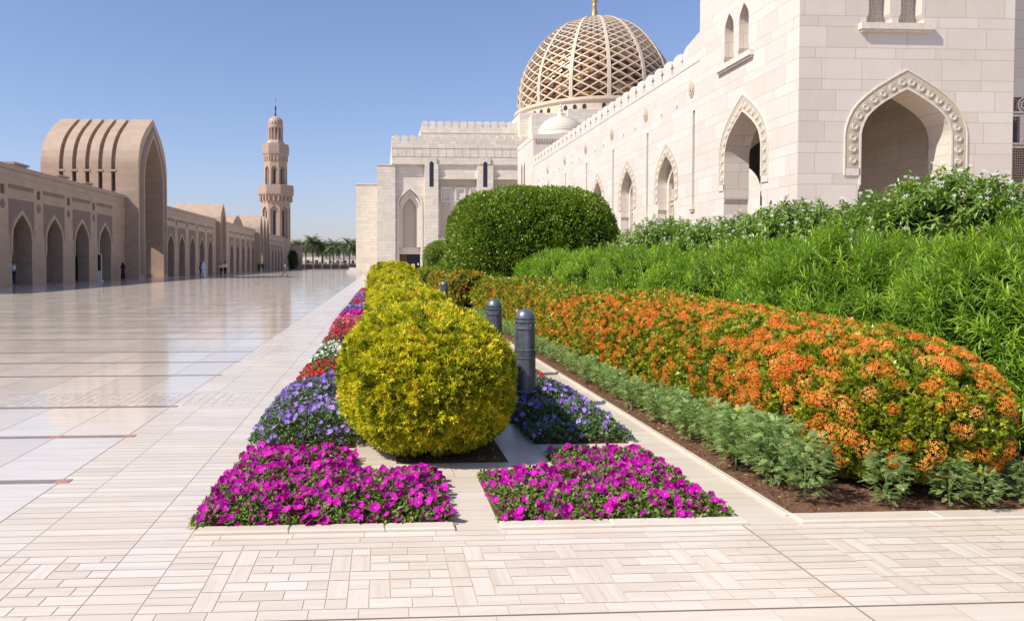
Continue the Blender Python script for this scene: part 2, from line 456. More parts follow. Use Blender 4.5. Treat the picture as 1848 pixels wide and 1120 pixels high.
pv = MB(); rows(pv, -1.12, 17.4, 60, 118, .8, .8); rows(pv, -1.12, 2.24, 40, 60, .8, .8); rows(pv, -2.34, 20, 118, 124, .8, .8); rows(pv, -2.34, 4, 124, 208, .8, 1.6)
props(pv.build('far_paving', M['marble'], tone=True), kind='structure')

# ------------------------------------------------------------------ arches
AU = [0, .07, .15, .27, .39, .5, .6, .72, .85, .93, 1.]; AX = [0, .14, .285, .49, .66, .785, .87, .935, .98, .995, 1.]
def archcurve(uc, w, zs, za, n=None):
    """points from the left springing over the apex to the right springing"""
    L = [(uc - w / 2 * ax, za - (za - zs) * au) for au, ax in zip(AU, AX)]
    return L[::-1] + [(2 * uc - u, z) for u, z in L[1:]]
def notch(uc, w, z0, zs, za, fl=0, zf=None):
    """path of an opening from its bottom left to bottom right"""
    p = archcurve(uc, w, zs, za)
    if fl and zf: 
        return [(uc-w/2-fl, z0), (uc-w/2-fl, zf-.12), (uc-w/2, zf+.12)] + p + [(uc+w/2, zf+.12), (uc+w/2+fl, zf-.12), (uc+w/2+fl, z0)]
    return [(uc - w/2, z0)] + p + [(uc + w/2, z0)]
def cell(u0, u1, z0, z1, *ns):
    pts = [(u0, z0)]
    for q in ns: pts += q
    return pts + [(u1, z0), (u1, z1), (u0, z1)]
def band(uc, w1, zs, za1, w2, za2, zb):
    """flat ring between two arches, feet at zb"""
    o = archcurve(uc, w2, zs, za2); i = archcurve(uc, w1, zs, za1)
    return [(uc - w2/2, zb)] + o + [(uc + w2/2, zb), (uc + w1/2, zb)] + i[::-1] + [(uc - w1/2, zb)]
def blocks_along(f, path_w, uc, zs, za, w, r, n, mb, d):
    """scalloped shells set along an arch band"""
    c = archcurve(uc, w, zs, za); pts = [(uc - w/2, zs - 1.25)] + c + [(uc + w/2, zs - 1.25)]
    L = [0]
    for a, b in zip(pts[:-1], pts[1:]): L.append(L[-1] + math.hypot(b[0]-a[0], b[1]-a[1]))
    for k in range(n):
        t = L[-1] * (k + .5) / n
        j = max(i for i in range(len(L)) if L[i] <= t); j = min(j, len(pts) - 2)
        q = (t - L[j]) / (L[j+1] - L[j]); u = pts[j][0] + q * (pts[j+1][0] - pts[j][0]); z = pts[j][1] + q * (pts[j+1][1] - pts[j][1])
        vs = []; fs = []; N = 18; m = 5; t_ = r * .08
        for a in range(N):
            A_ = 2 * math.pi * a / N
            for b in range(m):
                B_ = 2 * math.pi * b / m; rad = r + t_ * math.cos(B_)
                vs.append(f(u + rad * math.cos(A_), z + rad * math.sin(A_), d - t_ * math.sin(B_)))
        for a in range(N):
            for b in range(m): fs.append((a*m+b, ((a+1)%N)*m+b, ((a+1)%N)*m+(b+1)%m, a*m+(b+1)%m))
        mb.add(vs, fs)
        rings = [(r * .80, .0), (r * .70, r * .2), (r * .50, r * .10), (r * .25, r * .03)]
        vs = [f(u + q_ * math.cos(2*math.pi*a/N), z + q_ * math.sin(2*math.pi*a/N), d - h_) for q_, h_ in rings for a in range(N)]
        fs = [(k_*N+a, k_*N+(a+1)%N, (k_+1)*N+(a+1)%N, (k_+1)*N+a) for k_ in range(3) for a in range(N)] + [tuple(range(3*N, 4*N))]
        mb.add(vs, fs)
def merlon_pts(u, w, z0, h):
    """rounded, stepped merlon"""
    p = [(-.5,0),(-.5,.32),(-.40,.38),(-.40,.46),(-.5,.52),(-.5,.72),(-.42,.86),(-.28,.96),(0,1),(.28,.96),(.42,.86),(.5,.72),(.5,.52),(.40,.46),(.40,.38),(.5,.32),(.5,0)]
    return [(u + a * w, z0 + b * h) for a, b in p]

# =================================================================== LEFT SIDE : arcades
FX = -26.2
def arcade(name_label, y0, y1, centers, ow=3.0, near=False, cat='arcade', zt=8.25):
    t = thing('arcade', name_label, cat, (FX, (y0 + y1) / 2, 0), 'sandstone arcades along the courtyard')
    f = frX(FX)
    W_ = MB(); Rg = MB(); Cv = MB(); In = MB(); Pl = MB()
    edges = [y0] + [(a + b) / 2 for a, b in zip(centers[:-1], centers[1:])] + [y1]
    slits = []
    for c, a, b in zip(centers, edges[:-1], edges[1:]):
        # slit window cells sit on the bay line
        W_.prism(cell(a, b, 0, 6.45, notch(c, ow - .16, 0, 3.35, 5.16, .09, 2.15)), f, 0, 1.0)
        In.prism(cell(a, b, 0, 5.6, notch(c + .5, ow - 1.1, 0, 3.0, 4.4, .09, 2.15)), frX(FX - 4.6), 0, .9)
        Rg = MB(); Rg.prism(band(c, ow - .16, 3.35, 5.16, ow + .34, 5.52, 2.3), f, -.05, -.002); Rg.build('arch_moulding', M['pinktrim'], t)
        sp = [(c - 1.9, 3.6), (c - 1.9, 6.2), (c + 1.9, 6.2), (c + 1.9, 3.6), (c + ow/2 + .2, 3.6)] + archcurve(c, ow + .4, 3.6, 5.56)[::-1] + [(c - ow/2 - .2, 3.6)]
        Cv = MB(); Cv.prism(sp, f, -.012, -.001); Cv.build('carved_panel', M['carvepink'], t)
        Cv = MB(); Cv.prism([(c - 1.9, 6.9), (c - 1.9, 7.2), (c + 1.9, 7.2), (c + 1.9, 6.9)], f, -.02, -.001); Cv.build('carved_frieze', M['carvepink'], t)
    # band with square holes on the bay lines
    wins = [e for e in edges[1:-1]] + ([edges[0] + .45] if near else [])
    us = [y0] + sorted(sum([[w - .27, w + .27] for w in wins], [])) + [y1]
    for i in range(0, len(us) - 1, 2):
        W_.prism([(us[i], 6.45), (us[i+1], 6.45), (us[i+1], 7.1), (us[i], 7.1)], f, 0, 1.0)
    W_.prism([(y0, 7.1), (y1, 7.1), (y1, zt), (y0, zt)], f, 0, 1.0)
    W_.build('wall', M['pink'], t); In.build('inner_arches', M['pink'], t)
    b = MB(); b.prism([(y0, zt), (y1, zt), (y1, zt + .16), (y0, zt + .16)], f, -.14, 1.4)
    b.prism([(y0, zt + .16), (y1, zt + .16), (y1, zt + .34), (y0, zt + .34)], f, -.05, 1.4)
    b.prism([(y0, zt - .5), (y1, zt - .5), (y1, zt - .42), (y0, zt - .42)], f, -.04, -.001)
    b.build('cornice', M['pinktrim'], t)
    for w in wins:
        q = MB(); q.prism([(w-.27,6.45),(w+.27,6.45),(w+.27,7.1),(w-.27,7.1)], f, .3, .45); q.build('window', M['slit'], t)
    for w in edges[1:-1]:
        rz = MB()
        for r0, r1, dd in ((.30, .34, .03), (.16, .2, .03)):
            rz.prism([(w + r1*math.cos(a*R(30)), 5.75 + r1*math.sin(a*R(30))) for a in range(12)], f, -dd * (.5 if r0 > .2 else 1), -.001)
        if near: rz.build('rosette', M['carvepink'], t)
    b = MB(); b.box(FX - 7.2, FX - 6.6, y0, y1, 0, 5.6); b.box(FX - 7.2, FX - 1.05, y0, y1, 5.61, 8.35)
    b.box(FX - 6.59, FX - 1.0, y0, y0 + .5, 0, 5.59); b.box(FX - 6.59, FX - 1.0, y1 - .5, y1, 0, 5.59)
    b.build('gallery_room', M['pink'], t)
    return t
arcade('long near sandstone arcade of pointed arches left of the big ribbed gate', 36.5, 76.6, [44.25, 49.6, 54.97, 60.3, 65.7, 71.07], near=True)
arcade('five-arched sandstone arcade between the big ribbed gate and the smaller vaulted gate', 86.65, 118, [92.76, 97.9, 103.3, 108.65, 113.9], zt=8.3)
arcade('distant sandstone arcade between the smaller vaulted gate and the three narrow pointed gates', 122.6, 154, [130, 135.35, 140.75, 146.15, 151.4], zt=8.3)
arcade('farthest sandstone arcade, between the narrow pointed gates and the foot of the minaret', 166.8, 199.5, [173.0, 178.3, 183.6, 188.9, 194.2], zt=8.3)
# roof kiosks of the near arcade
for i, (x, y, s) in enumerate([(-29, 58.5, 2.1), (-29, 66.2, 2.0), (-28.8, 71.8, 1.6), (-29.4, 90.5, 1.5), (-29.8, 96.6, 1.7), (-30, 131, 1.6)]):
    lb = ['widest roof vent box on the near arcade, at the left edge', 'middle roof vent box on the near arcade', 'roof vent box just left of the big ribbed gate', 'roof vent box just right of the big ribbed gate',
          'second roof vent box right of the big ribbed gate', 'roof vent box right of the smaller vaulted gate'][i]
    t = thing('roof_vent', lb, 'roof vent', (x, y, 8.3), 'stone roof vents on the arcades')
    b = MB(); b.box(x - s/2, x + s/2, y - s/2, y + s/2, 8.34, 9.15); b.build('body', M['pink'], t)
    b = MB(); b.box(x - s/2 - .15, x + s/2 + .15, y - s/2 - .15, y + s/2 + .15, 9.15, 9.32); b.build('cap', M['pinktrim'], t)
# small loudspeaker / floodlight on roof
fl = MB(); fl.tube([(-28.5, 92, 8.3), (-28.5, 92, 9.2)], .05); fl.box(-28.9, -28.1, 91.7, 92.2, 9.2, 9.6); 
props(fl.build('floodlight', M['dark']), 'dark floodlight on a short post on the arcade roof', 'floodlight')

def gate(label, yc, hw, xf, xb, zs, za, iw, izs, iza, grooves=(), gw=.6, gd=.55, name='vaulted_gate', group='vaulted sandstone gates'):
    t = thing(name, label, 'gate', (xf, yc, 0), group)
    fr = frX(0)
    def ring(h, a, s0):
        o = [(yc - h, 0)] + archcurve(yc, 2*h, s0, a) + [(yc + h, 0)]
        i = [(yc + iw, 0)] + archcurve(yc, 2*iw, izs, iza)[::-1] + [(yc - iw, 0)]
        return o + i
    V = MB(); x = xf; segs = []
    for gx in grooves: segs.append((x, gx, 0)); segs.append((gx, gx - gw, 1)); x = gx - gw
    segs.append((x, xb, 0))
    F_ = MB()
    for i, (a, b, g_) in enumerate(segs):
        mb = F_ if i == 0 else V
        if g_: mb.prism(ring(hw - gd, za - gd, zs), fr, -a, -b)
        else: mb.prism(ring(hw, za, zs), fr, -a, -b)
    if V.v: V.build('vault', M['pink'], t)
    F_.build('front_arch', M['pink'], t)
    # mouldings on the front
    fr2 = frX(xf); b = MB()
    b.prism(band(yc, 2*iw, izs, iza, 2*iw + .5, iza + .45, 0.01), fr2, -.07, -.001)
    b.build('arch_moulding', M['pinktrim'], t)
    b = MB()
    b.prism(band(yc, 2*iw + .9, izs, iza + .75, 2*hw - .7, za - .8, .4), fr2, -.03, -.001)
    b.build('carved_border', M['carvepink'], t)
    return t
gx = [-27.15, -28.45, -29.75, -31.05, -32.35]
g1 = gate('tall ribbed barrel-vaulted sandstone gate with a high pointed arch, left', 81.63, 5.0, -24.83, -34.6, 11.6, 17.25, 3.2, 10.0, 15.3, gx, .42, .5)
# filled bases and little arched windows in the grooves
fb = MB()
for x in gx:
    fr = frY(76.64 + .3)
    fb.prism(cell(x - .55, x, 0, 11.1, notch(x - .275, .42, 9.2, 10.3, 10.7))if False else [(x-.55,0),(x,0),(x,9.1),(x-.55,9.1)], fr, 0, .3)
    fb.box(x - .62, x + .07, 76.58, 77.2, 11.0, 11.2)
fb.build('groove_bases', M['pink'], g1)
for x in gx:
    b = MB(); b.prism([(x-.5,9.12)] + archcurve(x-.275, .45, 10.45, 10.85) + [(x-.05,9.12)], frY(77.0), 0, .1)
    b.build('window', M['slit'], g1)  # shade inside the opening is put into this dark brown panel
# deep inner arch and its back passage
b = MB(); f = frX(-28.6); b.prism(cell(78.44, 84.82, 0, 9.9, notch(81.63, 4.4, 0, 5.9, 8.7)), f, 0, .8)
b.prism([(78.44, 9.9)] + archcurve(81.63, 6.36, 10.0, 15.28) + [(84.82, 9.9)], frX(-29.1), 0, .3)
b.build('inner_arch', M['pink'], g1)
b = MB(); b.box(-34.7, -34.4, 76.9, 86.1, 0, 17 if False else 9.5); b.build('back_wall', M['pink'], g1)
gate('smaller sandstone gate with a smooth vaulted roof, between two arcades', 120.3, 2.25, -25.5, -33, 7.6, 11.25, 1.55, 6.6, 9.9)
b = None
for i, yc in enumerate((156.1, 160.5, 164.8)):
    gate(['nearest of the three narrow pointed sandstone gates before the minaret', 'middle one of the three narrow pointed sandstone gates before the minaret', 'farthest of the three narrow pointed sandstone gates before the minaret'][i],
         yc, 1.9, -25.2, -33 if i else -30, 7.6, 11.7, 1.15, 6.6, 10.2, name='narrow_gate')
b = MB(); b.box(-33, -26.4, 158.02, 158.58, 0, 8); b.box(-33, -26.4, 162.42, 162.88, 0, 8); b.box(-33, -26.4, 154.02, 154.18, 0, 8); b.box(-34, -33.05, 154, 166.75, 0, 8.3)
t = b.build('link_wall', M['pink']); props(t, 'plain sandstone wall sections between the three narrow pointed gates', 'wall')
b = MB(); b.prism([(142.5, 8.3)] + archcurve(148, 10.5, 8.6, 11.2) + [(153.5, 8.3)], frX(-28.5), 0, 6)
props(b.build('vaulted_roof', M['pink']), 'low curved sandstone roof behind the distant arcade, left of the narrow gates', 'roof')

# ------------------------------------------------------------------ minaret
mx, my = -29.1, 205
t = thing('minaret', 'tall sandstone minaret with two balconies and a ribbed dome, beyond the arcades', 'minaret', (mx, my, 0))
oc = R(22.5)
def octa(mb, prof, n=8): mb.lathe(prof, mx, my, n, True, oc)
def octa_shaft(name, r, z0, z1, wz0, wz1, ww, par, depth=.55):
    """eight faces each with an arched recess and a dark slit"""
    w = MB(); dk = MB(); n = 8; ap = r * math.cos(math.pi / 8); half = r * math.sin(math.pi / 8)
    for k in range(n):
        a = 2 * math.pi * k / n
        ox, oy = mx + ap * math.cos(a), my + ap * math.sin(a); tx, ty = -math.sin(a), math.cos(a); nx, ny = math.cos(a), math.sin(a)
        f = lambda u, z, d: (ox + tx*u - nx*d, oy + ty*u - ny*d, z)
        w.prism(cell(-half, half, wz0, z1, notch(0, ww, wz0, wz1 - ww * .62, wz1)), f, 0, depth)
        w.prism([(-half, z0), (half, z0), (half, wz0), (-half, wz0)], f, 0, depth)
        dk.prism([(-ww*.17, wz0 + .5)] + archcurve(0, ww*.34, wz1 - ww*.75, wz1 - ww*.5) + [(ww*.17, wz0 + .5)], f, depth - .06, depth + .2)
    w.build(name, M['pink'], par)
    c = MB(); c.lathe([(r * .99 - depth, z0), (r * .99 - depth, z1)], mx, my, 8, True, oc); c.build('inner_shaft', M['pink'], par)
    dk.build('slit_windows', M['dark'], par)
octa_shaft('lower_shaft', 4.25, 0, 20.8, 8.6, 17.6, 2.1, t)
octa_shaft('upper_shaft', 3.35, 23.2, 32.2, 23.5, 29.0, 1.6, t, .5)
def balcony(z0, z1, r, rin, nm):
    b = MB(); octa(b, [(rin, z0 - 1.1), (r * .97, z0 - .05), (r, z0), (r, z0 + .25), (rin, z0 + .3)]); 
    b.build(nm + '_floor', M['pinktrim'], t)
    b = MB(); n = 8; ap = r * math.cos(math.pi / 8); half = r * math.sin(math.pi / 8)
    for k in range(n):
        a = 2 * math.pi * k / n
        ox, oy = mx + ap * math.cos(a), my + ap * math.sin(a); tx, ty = -math.sin(a), math.cos(a); nx, ny = math.cos(a), math.sin(a)
        f = lambda u, z, d: (ox + tx*u - nx*d, oy + ty*u - ny*d, z)
        b.prism([(-half, z0 + .3), (half, z0 + .3), (half, z1 - .35), (-half, z1 - .35)], f, 0, .3)
        m = 5
        for q in range(m):
            uc = -half + (q + .5) * 2 * half / m; ww = half * 2 / m * .86
            b.prism(merlon_pts(uc, ww, z1 - .35, .45), f, 0, .3)
            b.prism([(uc - .12, z0 + .5), (uc + .12, z0 + .5), (uc + .12, z1 - .5), (uc - .12, z1 - .5)], f, -.04, -.001)
        for q in (-1, 0, 1):
            b.prism([(q*half*.66 - .22, z0 - 1.9), (q*half*.66 + .22, z0 - 1.9), (q*half*.66 + .22, z0 - .02), (q*half*.66 - .22, z0 - .02)], f, .25, r - rin + .1)
    b.build(nm + '_parapet', M['pinktrim'], t)
balcony(21.0, 23.5, 5.25, 4.25, 'balcony'); balcony(32.4, 35.0, 3.9, 3.35, 'balcony')
b = MB(); b.lathe([(2.9, 34.6), (2.7, 35.6), (2.1, 36.4)], mx, my, 8, True, oc)
b.lathe([(1.45, 36.4), (1.45, 39.7)], mx, my, 16); b.lathe([(2.12, 39.7), (2.2, 39.9), (2.2, 40.5), (2.05, 40.6)], mx, my, 24)
for k in range(12):
    a = 2 * math.pi * k / 12; b.lathe([(.3, 36.4), (.24, 37), (.24, 39.2), (.34, 39.7)], mx + 1.85 * math.cos(a), my + 1.85 * math.sin(a), 8)
b.build('lantern', M['pinktrim'], t)
b = MB(); vs = []; fs = []; n = 48
prof = [(1.85, 40.6), (2.0, 41.2), (1.92, 41.8), (1.6, 42.4), (1.05, 42.9), (.35, 43.25), (.05, 43.35)]
for r, z in prof:
    for k in range(n): rad = r * (1 + .07 * math.cos(k * math.pi * 2 / 3)); a = 2 * math.pi * k / n; vs.append((mx + rad*math.cos(a), my + rad*math.sin(a), z))
for i in range(len(prof) - 1):
    for k in range(n): fs.append((i*n+k, i*n+(k+1)%n, (i+1)*n+(k+1)%n, (i+1)*n+k))
b.add(vs, fs); b.build('dome', M['pinktrim'], t, smooth=True)
b = MB(); b.lathe([(.35, 43.1), (.2, 44), (.12, 45), (.3, 45.15), (.3, 45.4), (.1, 45.6), (.26, 45.8), (.26, 46.0), (.07, 46.2), (.05, 48.4), (.0, 48.5)], mx, my, 10)
b.build('finial', M['dark'], t, smooth=True)
t.scale = (.96, .96, .975)

# ------------------------------------------------------------------ far end of the courtyard
t = thing('end_wall', 'low dark red wall with short posts closing the far end of the courtyard', 'wall', (-10, 211, 0))
b = MB(); b.box(-60, 30, 211, 211.6, 0, 1.15); b.build('wall', flat('red_stone', (.24, .15, .12), .7), t)
b = MB(); b.box(-60, 30, 210.9, 211.7, 1.15, 1.3); b.build('coping', M['pinktrim'], t)
for i in range(7):
    x = -23.6 + i * 2.42
    p = thing('stone_post', 'short dark stone post on the far edge of the courtyard, %s from the left' % ['first', 'second', 'third', 'fourth', 'fifth', 'sixth', 'seventh'][i], 'post', (x, 204, 0), 'short posts at the far edge')
    b = MB(); b.box(x - .2, x + .2, 203.8, 204.2, 0, 1.0); b.build('shaft', M['bark'], p)
    b = MB(); b.box(x - .26, x + .26, 203.74, 204.26, 1.0, 1.12); b.build('cap', M['pinktrim'], p)
b = MB(); b.box(-5.2, -3.4, 119.5, 121, 0, .9); b.box(-5.6, -3.4, 119.2, 119.5, 0, .5)
props(b.build('stone_bench', M['trim']), 'low white stone block at the corner of the prayer hall', 'stone bench')
b = MB(); b.box(-25.45, -25.05, 205, 207, 0, 3.4); b.box(-25.6, -22, 206, 206.6, 0, 6.5)
props(b.build('annex_wall', M['pink']), 'plain sandstone wall at the right foot of the minaret', 'wall')

# =================================================================== RIGHT SIDE : prayer hall
WX = 17.5
# ---- corner tower
t = thing('corner_tower', 'square white marble corner tower with a big carved pointed arch, right', 'tower', (22.2, 34.8, 0))
f = frY(30); F_ = MB(); X0, X1 = 17.5, 26.93
AC, AW, AZ, AA = 22.2, 3.95, 6.95, 8.95
F_.prism(cell(X0, X1, 0, 10.6, notch(AC, AW, 0, AZ, AA, .10, 4.75)), f, 0, 1.25)
F_.prism([(X0, 10.6), (X1, 10.6), (X1, 11.66), (X0, 11.66)], f, 0, 1.25)
F_.prism(cell(X0, X1, 11.66, 15.5, notch(20.95, .92, 11.66, 13.3, 14.15, .09, 12.0), notch(22.35, .92, 11.66, 13.3, 14.15, .09, 12.0)), f, 0, 1.25)
F_.prism([(X0, 15.5), (X1, 15.5), (X1, 19), (X0, 19)], f, 0, 1.25)
f2 = frX(WX, -1); Y0, Y1 = 31.25, 39.65
LC = 34.75
F_.prism(cell(Y0, Y1, 0, 10.6, notch(LC, 3.55, 0, AZ, AA, .10, 4.75)), f2, 0, 1.25)
F_.prism([(Y0, 10.6), (Y1, 10.6), (Y1, 11.66), (Y0, 11.66)], f2, 0, 1.25)
F_.prism(cell(Y0, Y1, 11.66, 15.5, notch(34.75, .95, 11.66, 13.3, 14.15, .09, 12.0), notch(36.25, .95, 11.66, 13.3, 14.15, .09, 12.0)), f2, 0, 1.25)
F_.prism([(Y0, 15.5), (Y1, 15.5), (Y1, 19), (Y0, 19)], f2, 0, 1.25)
# right side, back wall with an arch, ceiling
F_.box(25.7, 26.93, 31.25, 39.65, 0, 19)
F_.prism(cell(18.75, 25.7, 0, 10.4, notch(21.5, 4.2, 0, 6.6, 8.8)), frY(38.6), 0, 1.05)
F_.box(18.75, 25.7, 31.25, 39.65, 10.4, 11.0); F_.box(18.75, 25.7, 38.6, 39.65, 11.0, 19)
F_.build('walls', M['white'], t)
b = MB(); b.box(17.3, 27.1, 29.8, 39.85, 19, 19.5)
for k in range(6): b.prism(merlon_pts(18.3 + k * 1.57, 1.3, 19.5, 1.), frY(29.9), 0, .5)
b.build('parapet', M['white'], t)
b = MB(); b.prism(band(AC, AW, AZ, AA, AW + 1.36, AA + .78, 5.62), f, -.025, -.001); b.build('arch_band', M['carve'], t)
b = MB(); blocks_along(f, 0, AC, AZ, AA + .37, AW + .68, .185, 20, b, -.03); b.build('scallops', M['band'], t, smooth=True)
b = MB(); b.prism(band(LC, 3.55, AZ, AA, 3.55 + 1.2, AA + .78, 5.62), f2, -.025, -.001); b.build('arch_band', M['carve'], t)
b = MB(); blocks_along(f2, 0, LC, AZ, AA + .37, 3.55 + .6, .17, 20, b, -.03); b.build('scallops', M['band'], t, smooth=True)
for s in (-1, 1):
    for ff, c, hw in ((f, AC, (AW + .68)/2), (f2, LC, (3.55 + .6)/2)):
        u = c + s * hw
        b = MB(); b.prism([(u - .31, 5.3), (u + .31, 5.3), (u + .31, 5.6), (u - .31, 5.6)], ff, -.05, -.001)
        b.build('arch_foot', M['trim'], t)
# thin raised line round the bands
b = MB(); b.prism(band(AC, AW + 1.36, AZ, AA + .78, AW + 1.46, AA + .85, 5.3), f, -.05, -.001); b.build('band_edge', M['trim'], t)
b = MB(); b.prism(band(LC, 3.55 + 1.2, AZ, AA + .78, 3.55 + 1.3, AA + .85, 5.3), f2, -.05, -.001); b.build('band_edge', M['trim'], t)
b = MB(); b.prism(band(AC, AW - .01, AZ, AA, AW + .14, AA + .09, 4.9), f, -.05, -.001); b.build('band_edge', M['trim'], t)
b = MB(); b.prism(band(LC, 3.54, AZ, AA, 3.69, AA + .09, 4.9), f2, -.05, -.001); b.build('band_edge', M['trim'], t)

for cx in (20.95, 22.35):
    b = MB(); b.prism([(cx-.6,11.67),(cx+.6,11.67),(cx+.6,14.6),(cx-.6,14.6)], f, .45, .6); w = b.build('window', M['carvefar'], t)
    b = MB(); b.prism([(cx + .27*math.cos(a*R(20)), 12.1 + .27*math.sin(a*R(20))) for a in range(18)], f, .40, .449)
    for zz in (12.6, 12.85, 13.1, 13.35, 13.6): b.prism([(cx-.4, zz), (cx+.4, zz), (cx+.4, zz+.07), (cx-.4, zz+.07)], f, .40, .449)
    b.build('lattice', M['trim'], w)
for cy in (34.75, 36.25):
    b = MB(); b.prism([(cy-.6,11.67),(cy+.6,11.67),(cy+.6,14.6),(cy-.6,14.6)], f2, .55, .7); b.build('window', M['carve'], t)
b = MB(); b.box(20.05, 23.25, 29.78, 30.0, 11.4, 11.66); b.box(20.12, 23.18, 29.86, 30.0, 11.3, 11.4); b.build('sill', M['trim'], t)
b = MB(); b.box(17.28, 17.5, 33.75, 37.25, 11.4, 11.66); b.box(17.36, 17.5, 33.82, 37.18, 11.3, 11.4); b.build('sill', M['trim'], t)
# ---- screened wall right of the tower
t = thing('screen_wall', 'carved stone screen wall with narrow arched lights, right edge', 'wall', (31, 33, 0))
b = MB(); f = frY(32.6); b.prism([(26.95, 0), (40, 0), (40, 4.9), (26.95, 4.9)], f, 0, .8); b.prism([(26.95, 9.4), (40, 9.4), (40, 19), (26.95, 19)], f, 0, .8)
b.build('wall', M['white'], t)
b = MB(); b.prism([(26.95, 4.9), (40, 4.9), (40, 9.4), (26.95, 9.4)], f, .12, .3); b.build('screen', M['screen'], t)
b = MB()
for z in (4.9, 6.95, 7.1, 8.4, 8.55, 9.3): b.prism([(26.95, z), (40, z), (40, z + .1), (26.95, z + .1)], f, .02, .119)
for k in range(14): b.prism([(27.2 + k * .85 - .1, 7.2), (27.2 + k * .85 + .1, 7.2), (27.2 + k * .85 + .1, 8.4), (27.2 + k * .85 - .1, 8.4)], f, .04, .119)
for k in range(8):
    for r_ in (.38, .24):
        cx = 27.7 + k * 1.1; pts = []
        N = 20
        o = [(cx + r_*math.cos(2*math.pi*a/N), 8.95 + r_*math.sin(2*math.pi*a/N)) for a in range(N + 1)]
        i = [(cx + (r_-.07)*math.cos(2*math.pi*a/N), 8.95 + (r_-.07)*math.sin(2*math.pi*a/N)) for a in range(N + 1)]
        for a in range(N): b.prism([o[a], o[a+1], i[a+1], i[a]], f, .04, .119)
b.build('screen_bars', M['trim'], t)
for k in range(6):
    cx = 27.62 + k * .85; b = MB(); b.prism([(cx-.2, 7.2)] + archcurve(cx, .4, 8.0, 8.3) + [(cx+.2, 7.2)], f, .06, .118); b.build('window', M['dark'], t)

# ---- long wall with niches
t = thing('long_wall', 'long white marble wall with carved niches and a row of merlons, right', 'wall', (WX, 62, 0))
f = frX(WX + .03, -1); b = MB()
nc = [44.35 + 7.15 * k for k in range(6)]
ye = [39.65] + [47.55 + 7.15 * k for k in range(5)] + [83.8]
for c, a, e in zip(nc, ye[:-1], ye[1:]):
    s0 = a + (.42 if a < 40 else -.08)      # slot at the left (near) end of each bay
    a_ = 40.55 if a < 40 else a + .17
    b.prism(cell(a_, e - .17 if e < 83 else e, 0, 10.15, notch(c, 2.5, 0, 6.55, 8.2, .09, 4.85)), f, 0, 1.25)
b.prism([(39.65, 0), (40.25, 0), (40.25, 10.15), (39.65, 10.15)], f, 0, 1.25)
slots = [40.4] + ye[1:-1]
for s_ in slots:
    b.prism([(s_ - .17 if s_ > 41 else 40.25, 0), (s_ + .17 if s_ > 41 else 40.55, 0), (s_ + .17 if s_ > 41 else 40.55, 4.8), (s_ - .17 if s_ > 41 else 40.25, 4.8)], f, 0, 1.25)
b.prism([(39.65, 10.15), (83.8, 10.15), (83.8, 12.75), (39.65, 12.75)], f, 0, 1.25)
b.prism([(39.65, 12.75), (83.8, 12.75), (83.8, 12.95), (39.65, 12.95)], f, -.03, 1.0)
b.build('wall', M['white'], t)
for s_ in slots:
    b = MB(); b.prism([(s_-.16, 4.8), (s_+.16, 4.8), (s_+.16, 10.15), (s_-.16, 10.15)], f, .22, .4); b.build('slot', M['carve'], t)
    b = MB(); b.box(WX - .14, WX + .03, s_ - .26, s_ + .26, 4.62, 4.86); b.box(WX - .08, WX + .03, s_ - .2, s_ + .2, 4.5, 4.62); b.build('slot_sill', M['trim'], t)
nM = 26
k = 0; yy = 42.2
while yy < 83.4:
    b = MB(); b.prism(merlon_pts(yy + .6, 1.34, 12.95, .95), f, .02, .55); b.build('merlon', M['white'], t); yy += 1.6 * .98
b = MB(); b.prism([(39.66, 12.95), (42.0, 12.95), (42.0, 13.5), (41.85, 13.8), (41.5, 14.0), (39.66, 14.35)], f, 0, .8); b.build('end_merlon', M['white'], t)
for c in nc:
    b = MB(); b.prism(band(c, 2.5, 6.55, 8.2, 3.75, 8.95, 5.5), f, -.03, -.001); b.build('niche_band', M['carve'], t)
    if c < 66:
        b = MB(); blocks_along(f, 0, c, 6.55, 8.57, 3.1, .17, 16, b, -.03); b.build('scallops', M['band'], t, smooth=True)
    # inside of the niche: stepped inner arch, cresting and carved door
    b = MB(); b.prism(cell(c - 1.24, c + 1.24, 0, 8.19, notch(c, 1.9, 0, 6.2, 7.5))if False else band(c, 1.9, 6.4, 7.55, 2.48, 8.15, 0), f, .55, .8); b.build('inner_arch', M['white'], t)
    b = MB(); b.prism([(c-1.3, 0), (c+1.3, 0), (c+1.3, 8.3), (c-1.3, 8.3)], f, 1.0, 1.2); b.build('carved_panel', M['carve'], t)
    b = MB(); b.prism([(c-.95, 0), (c+.95, 0), (c+.95, 5.75), (c-.95, 5.75)], f, .7, .99); 
    for k in range(4): b.prism(merlon_pts(c - .71 + k * .475, .4, 5.75, .5), f, .7, .9)
    for zz in (5.5, 5.2, 4.4, 3.6): b.prism([(c-.95, zz), (c+.95, zz), (c+.95, zz+.08), (c-.95, zz+.08)], f, .64, .699)
    for u_ in (-.9, -.45, .0, .45, .82): b.prism([(c+u_, 0), (c+u_+.07, 0), (c+u_+.07, 5.2), (c+u_, 5.2)], f, .66, .699)
    b.build('niche_screen', M['carve'], t)
for s_ in slots:
    b = MB()
    for r_, dd in ((.36, .05), (.24, .09), (.10, .13)):
        b.prism([(s_ + .3 + r_*math.cos(a*R(22.5)), 11.4 + r_*1.25*math.sin(a*R(22.5))) for a in range(16)], f, -dd, -.001)
    b.build('rosette', M['carve'], t)
    for uu in (2.4, 4.8):
        b = MB(); b.prism([(s_ + uu - .14, 10.95), (s_ + uu, 10.75), (s_ + uu + .14, 10.95), (s_ + uu, 11.15)], f, -.05, -.001); b.build('boss', M['trim'], t)
